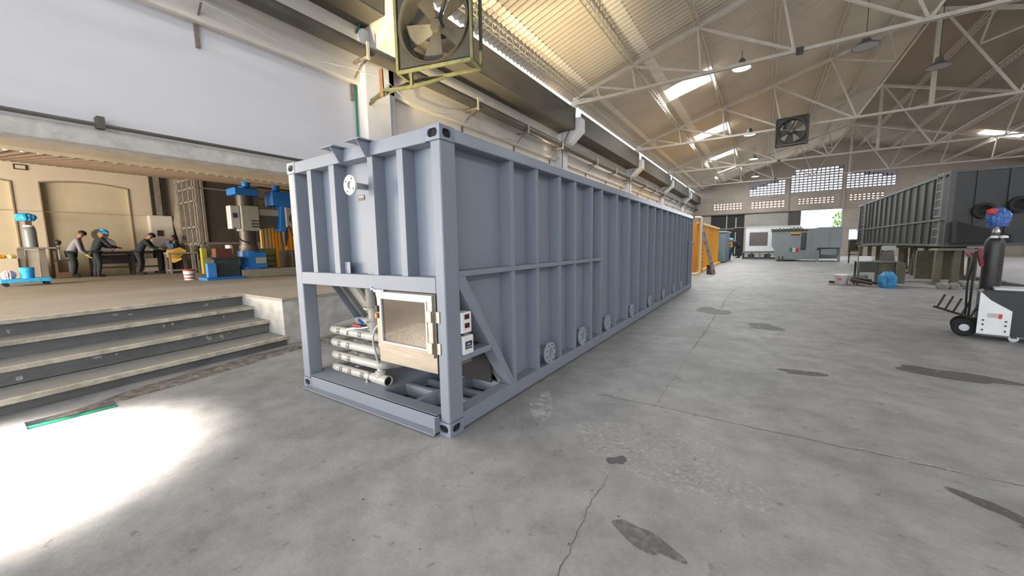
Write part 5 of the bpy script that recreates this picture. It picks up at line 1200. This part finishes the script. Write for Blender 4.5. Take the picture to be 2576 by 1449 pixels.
    face = MB(); face.tube(hd + fw * .085 - up_ * .01, hd + fw * .125 - up_ * .025, .02, 6, .012); face.build('nose', head_m, r, smooth=True)
    ey = MB(); 
    for s in (-1, 1): c = hd + fw * .096 + sd * (.035 * s) + up_ * .012; ey.lathe([(0, -.01), (.011, -.004), (.011, .004), (0, .01)], c, 8, 'z', cap=False)
    ey.build('eyes', hair, r)
    mo = MB(); mo.bar(hd + fw * .095 - up_ * .055 - sd * .025, hd + fw * .095 - up_ * .055 + sd * .025, .012, .01); mo.build('mouth', mat('lips', (.2, .07, .05)), r)
    for s in (-1, 1): e = MB(); e.lathe([(0, -.012), (.026, -.006), (.026, .006), (0, .012)], hd + sd * (.1 * s), 10, 'y', cap=False); e.build('ear', head_m, r)
    return r
def pose(lean=.6, arm=.45, hz=.95, knee=.05, spread=.11):
    # lean: forward bend in radians; the arms reach forward and down
    P_ = Vector((0, 0, .93)); s_, c_ = math.sin(lean), math.cos(lean)
    chest = P_ + Vector((s_ * .36, 0, c_ * .36)); neck = P_ + Vector((s_ * .53, 0, c_ * .53)); head = neck + Vector((math.sin(lean * 1.2) * .17, 0, math.cos(lean * 1.2) * .17))
    J = dict(pelvis=P_, chest=chest, neck=neck, head=head)
    for s, sg in (('l', 1), ('r', -1)):
        sh = P_ + Vector((s_ * .45, sg * .19, c_ * .45)); J[s + 'sh'] = sh
        ha = Vector((sh.x + arm, sg * .12, hz)); el = (sh + ha) / 2 + Vector((-.05, sg * .07, -.10)); J[s + 'el'] = el; J[s + 'ha'] = ha
        J[s + 'hi'] = Vector((0, sg * spread * .85, .86)); J[s + 'kn'] = Vector((knee, sg * spread * 1.1, .48)); J[s + 'an'] = Vector((-.02, sg * spread * 1.2, .09)); J[s + 'to'] = Vector((.14, sg * spread * 1.3, .04))
    return J
# left pair
person('person', (-18.1, .16, PZ), math.radians(75), 'person in a grey shirt with a yellow glove, leftmost at the bench', pose(.45, .22, .78), greycloth, darkcloth, gloves=glovey)
person('person', (-17.65, .66, PZ), math.radians(100), 'person in dark overalls and a blue hard hat, leaning over the bench', pose(.40, .42, 1.05), darkcloth, darkcloth, hat=mblue2)
# right pair
person('person', (-17.6, 1.78, PZ), math.radians(65), 'person in dark overalls bending with the head down over the trestle table', pose(.62, .38, 1.0), darkcloth, darkcloth)
p4 = person('person', (-18.05, 2.50, PZ), math.radians(60), 'person in a pale shirt with a tan leather apron stooping over the trestle table', pose(.75, .30, .9), palecloth, darkcloth)
MB().prism([(.30, .95), (.62, .98), (.75, .55), (.5, .42), (.2, .5)], 'y', -.28, -.24).build('apron', apron, p4); MB().box(.28, .5, -.24, .2, 1.0, 1.18).build('blue_wrap', mat('blue_wrap', (.04, .25, .65), .6), p4)
o = MB().add([(-17.45, 2.55, 1.72), (-17.35, 2.95, 1.86), (-17.3, 3.15, 1.72), (-17.2, 2.85, 1.42), (-17.3, 2.5, 1.48), (-17.47, 2.55, 1.70), (-17.37, 2.95, 1.84), (-17.32, 3.15, 1.70), (-17.22, 2.85, 1.40), (-17.32, 2.5, 1.46)], [(0, 1, 2, 3, 4), (9, 8, 7, 6, 5), (0, 5, 6, 1), (1, 6, 7, 2), (2, 7, 8, 3), (3, 8, 9, 4), (4, 9, 5, 0)]).build('tan_sheet', apron); tag(o, 'folded tan leather sheet lying over the trestle table', 'leather sheet')
# far workers
person('person', (.05, 44.5, 0), math.radians(200), 'person in black with a blue cap, stooping at the black door', pose(.75, .35, .6), darkcloth, darkcloth, hat=mblue2, scale=1.35)
person('person', (-.55, 38.9, 0), math.radians(-80), 'person in blue jeans and orange vest just past the teal grey tank', pose(.15, .25, 1.0), mat('orange_vest', (.62, .33, .06), .8), bluecloth, hat=white_m, scale=1.2)
o = MB().lathe([(.14, 0), (.14, .03), (.05, .06), (.02, .55)], (-.45, 42.6, 0), 14).build('traffic_cone', white_m, smooth=True); tag(o, 'small white cone on the floor left of the crouching person', 'cone')
o = MB().box(-2.2, -.9, 42.5, 43.3, 0, .9).build('dark_machine', mdark, bevel=.05); tag(o, 'dark low machine in front of the black sheet door', 'machine')
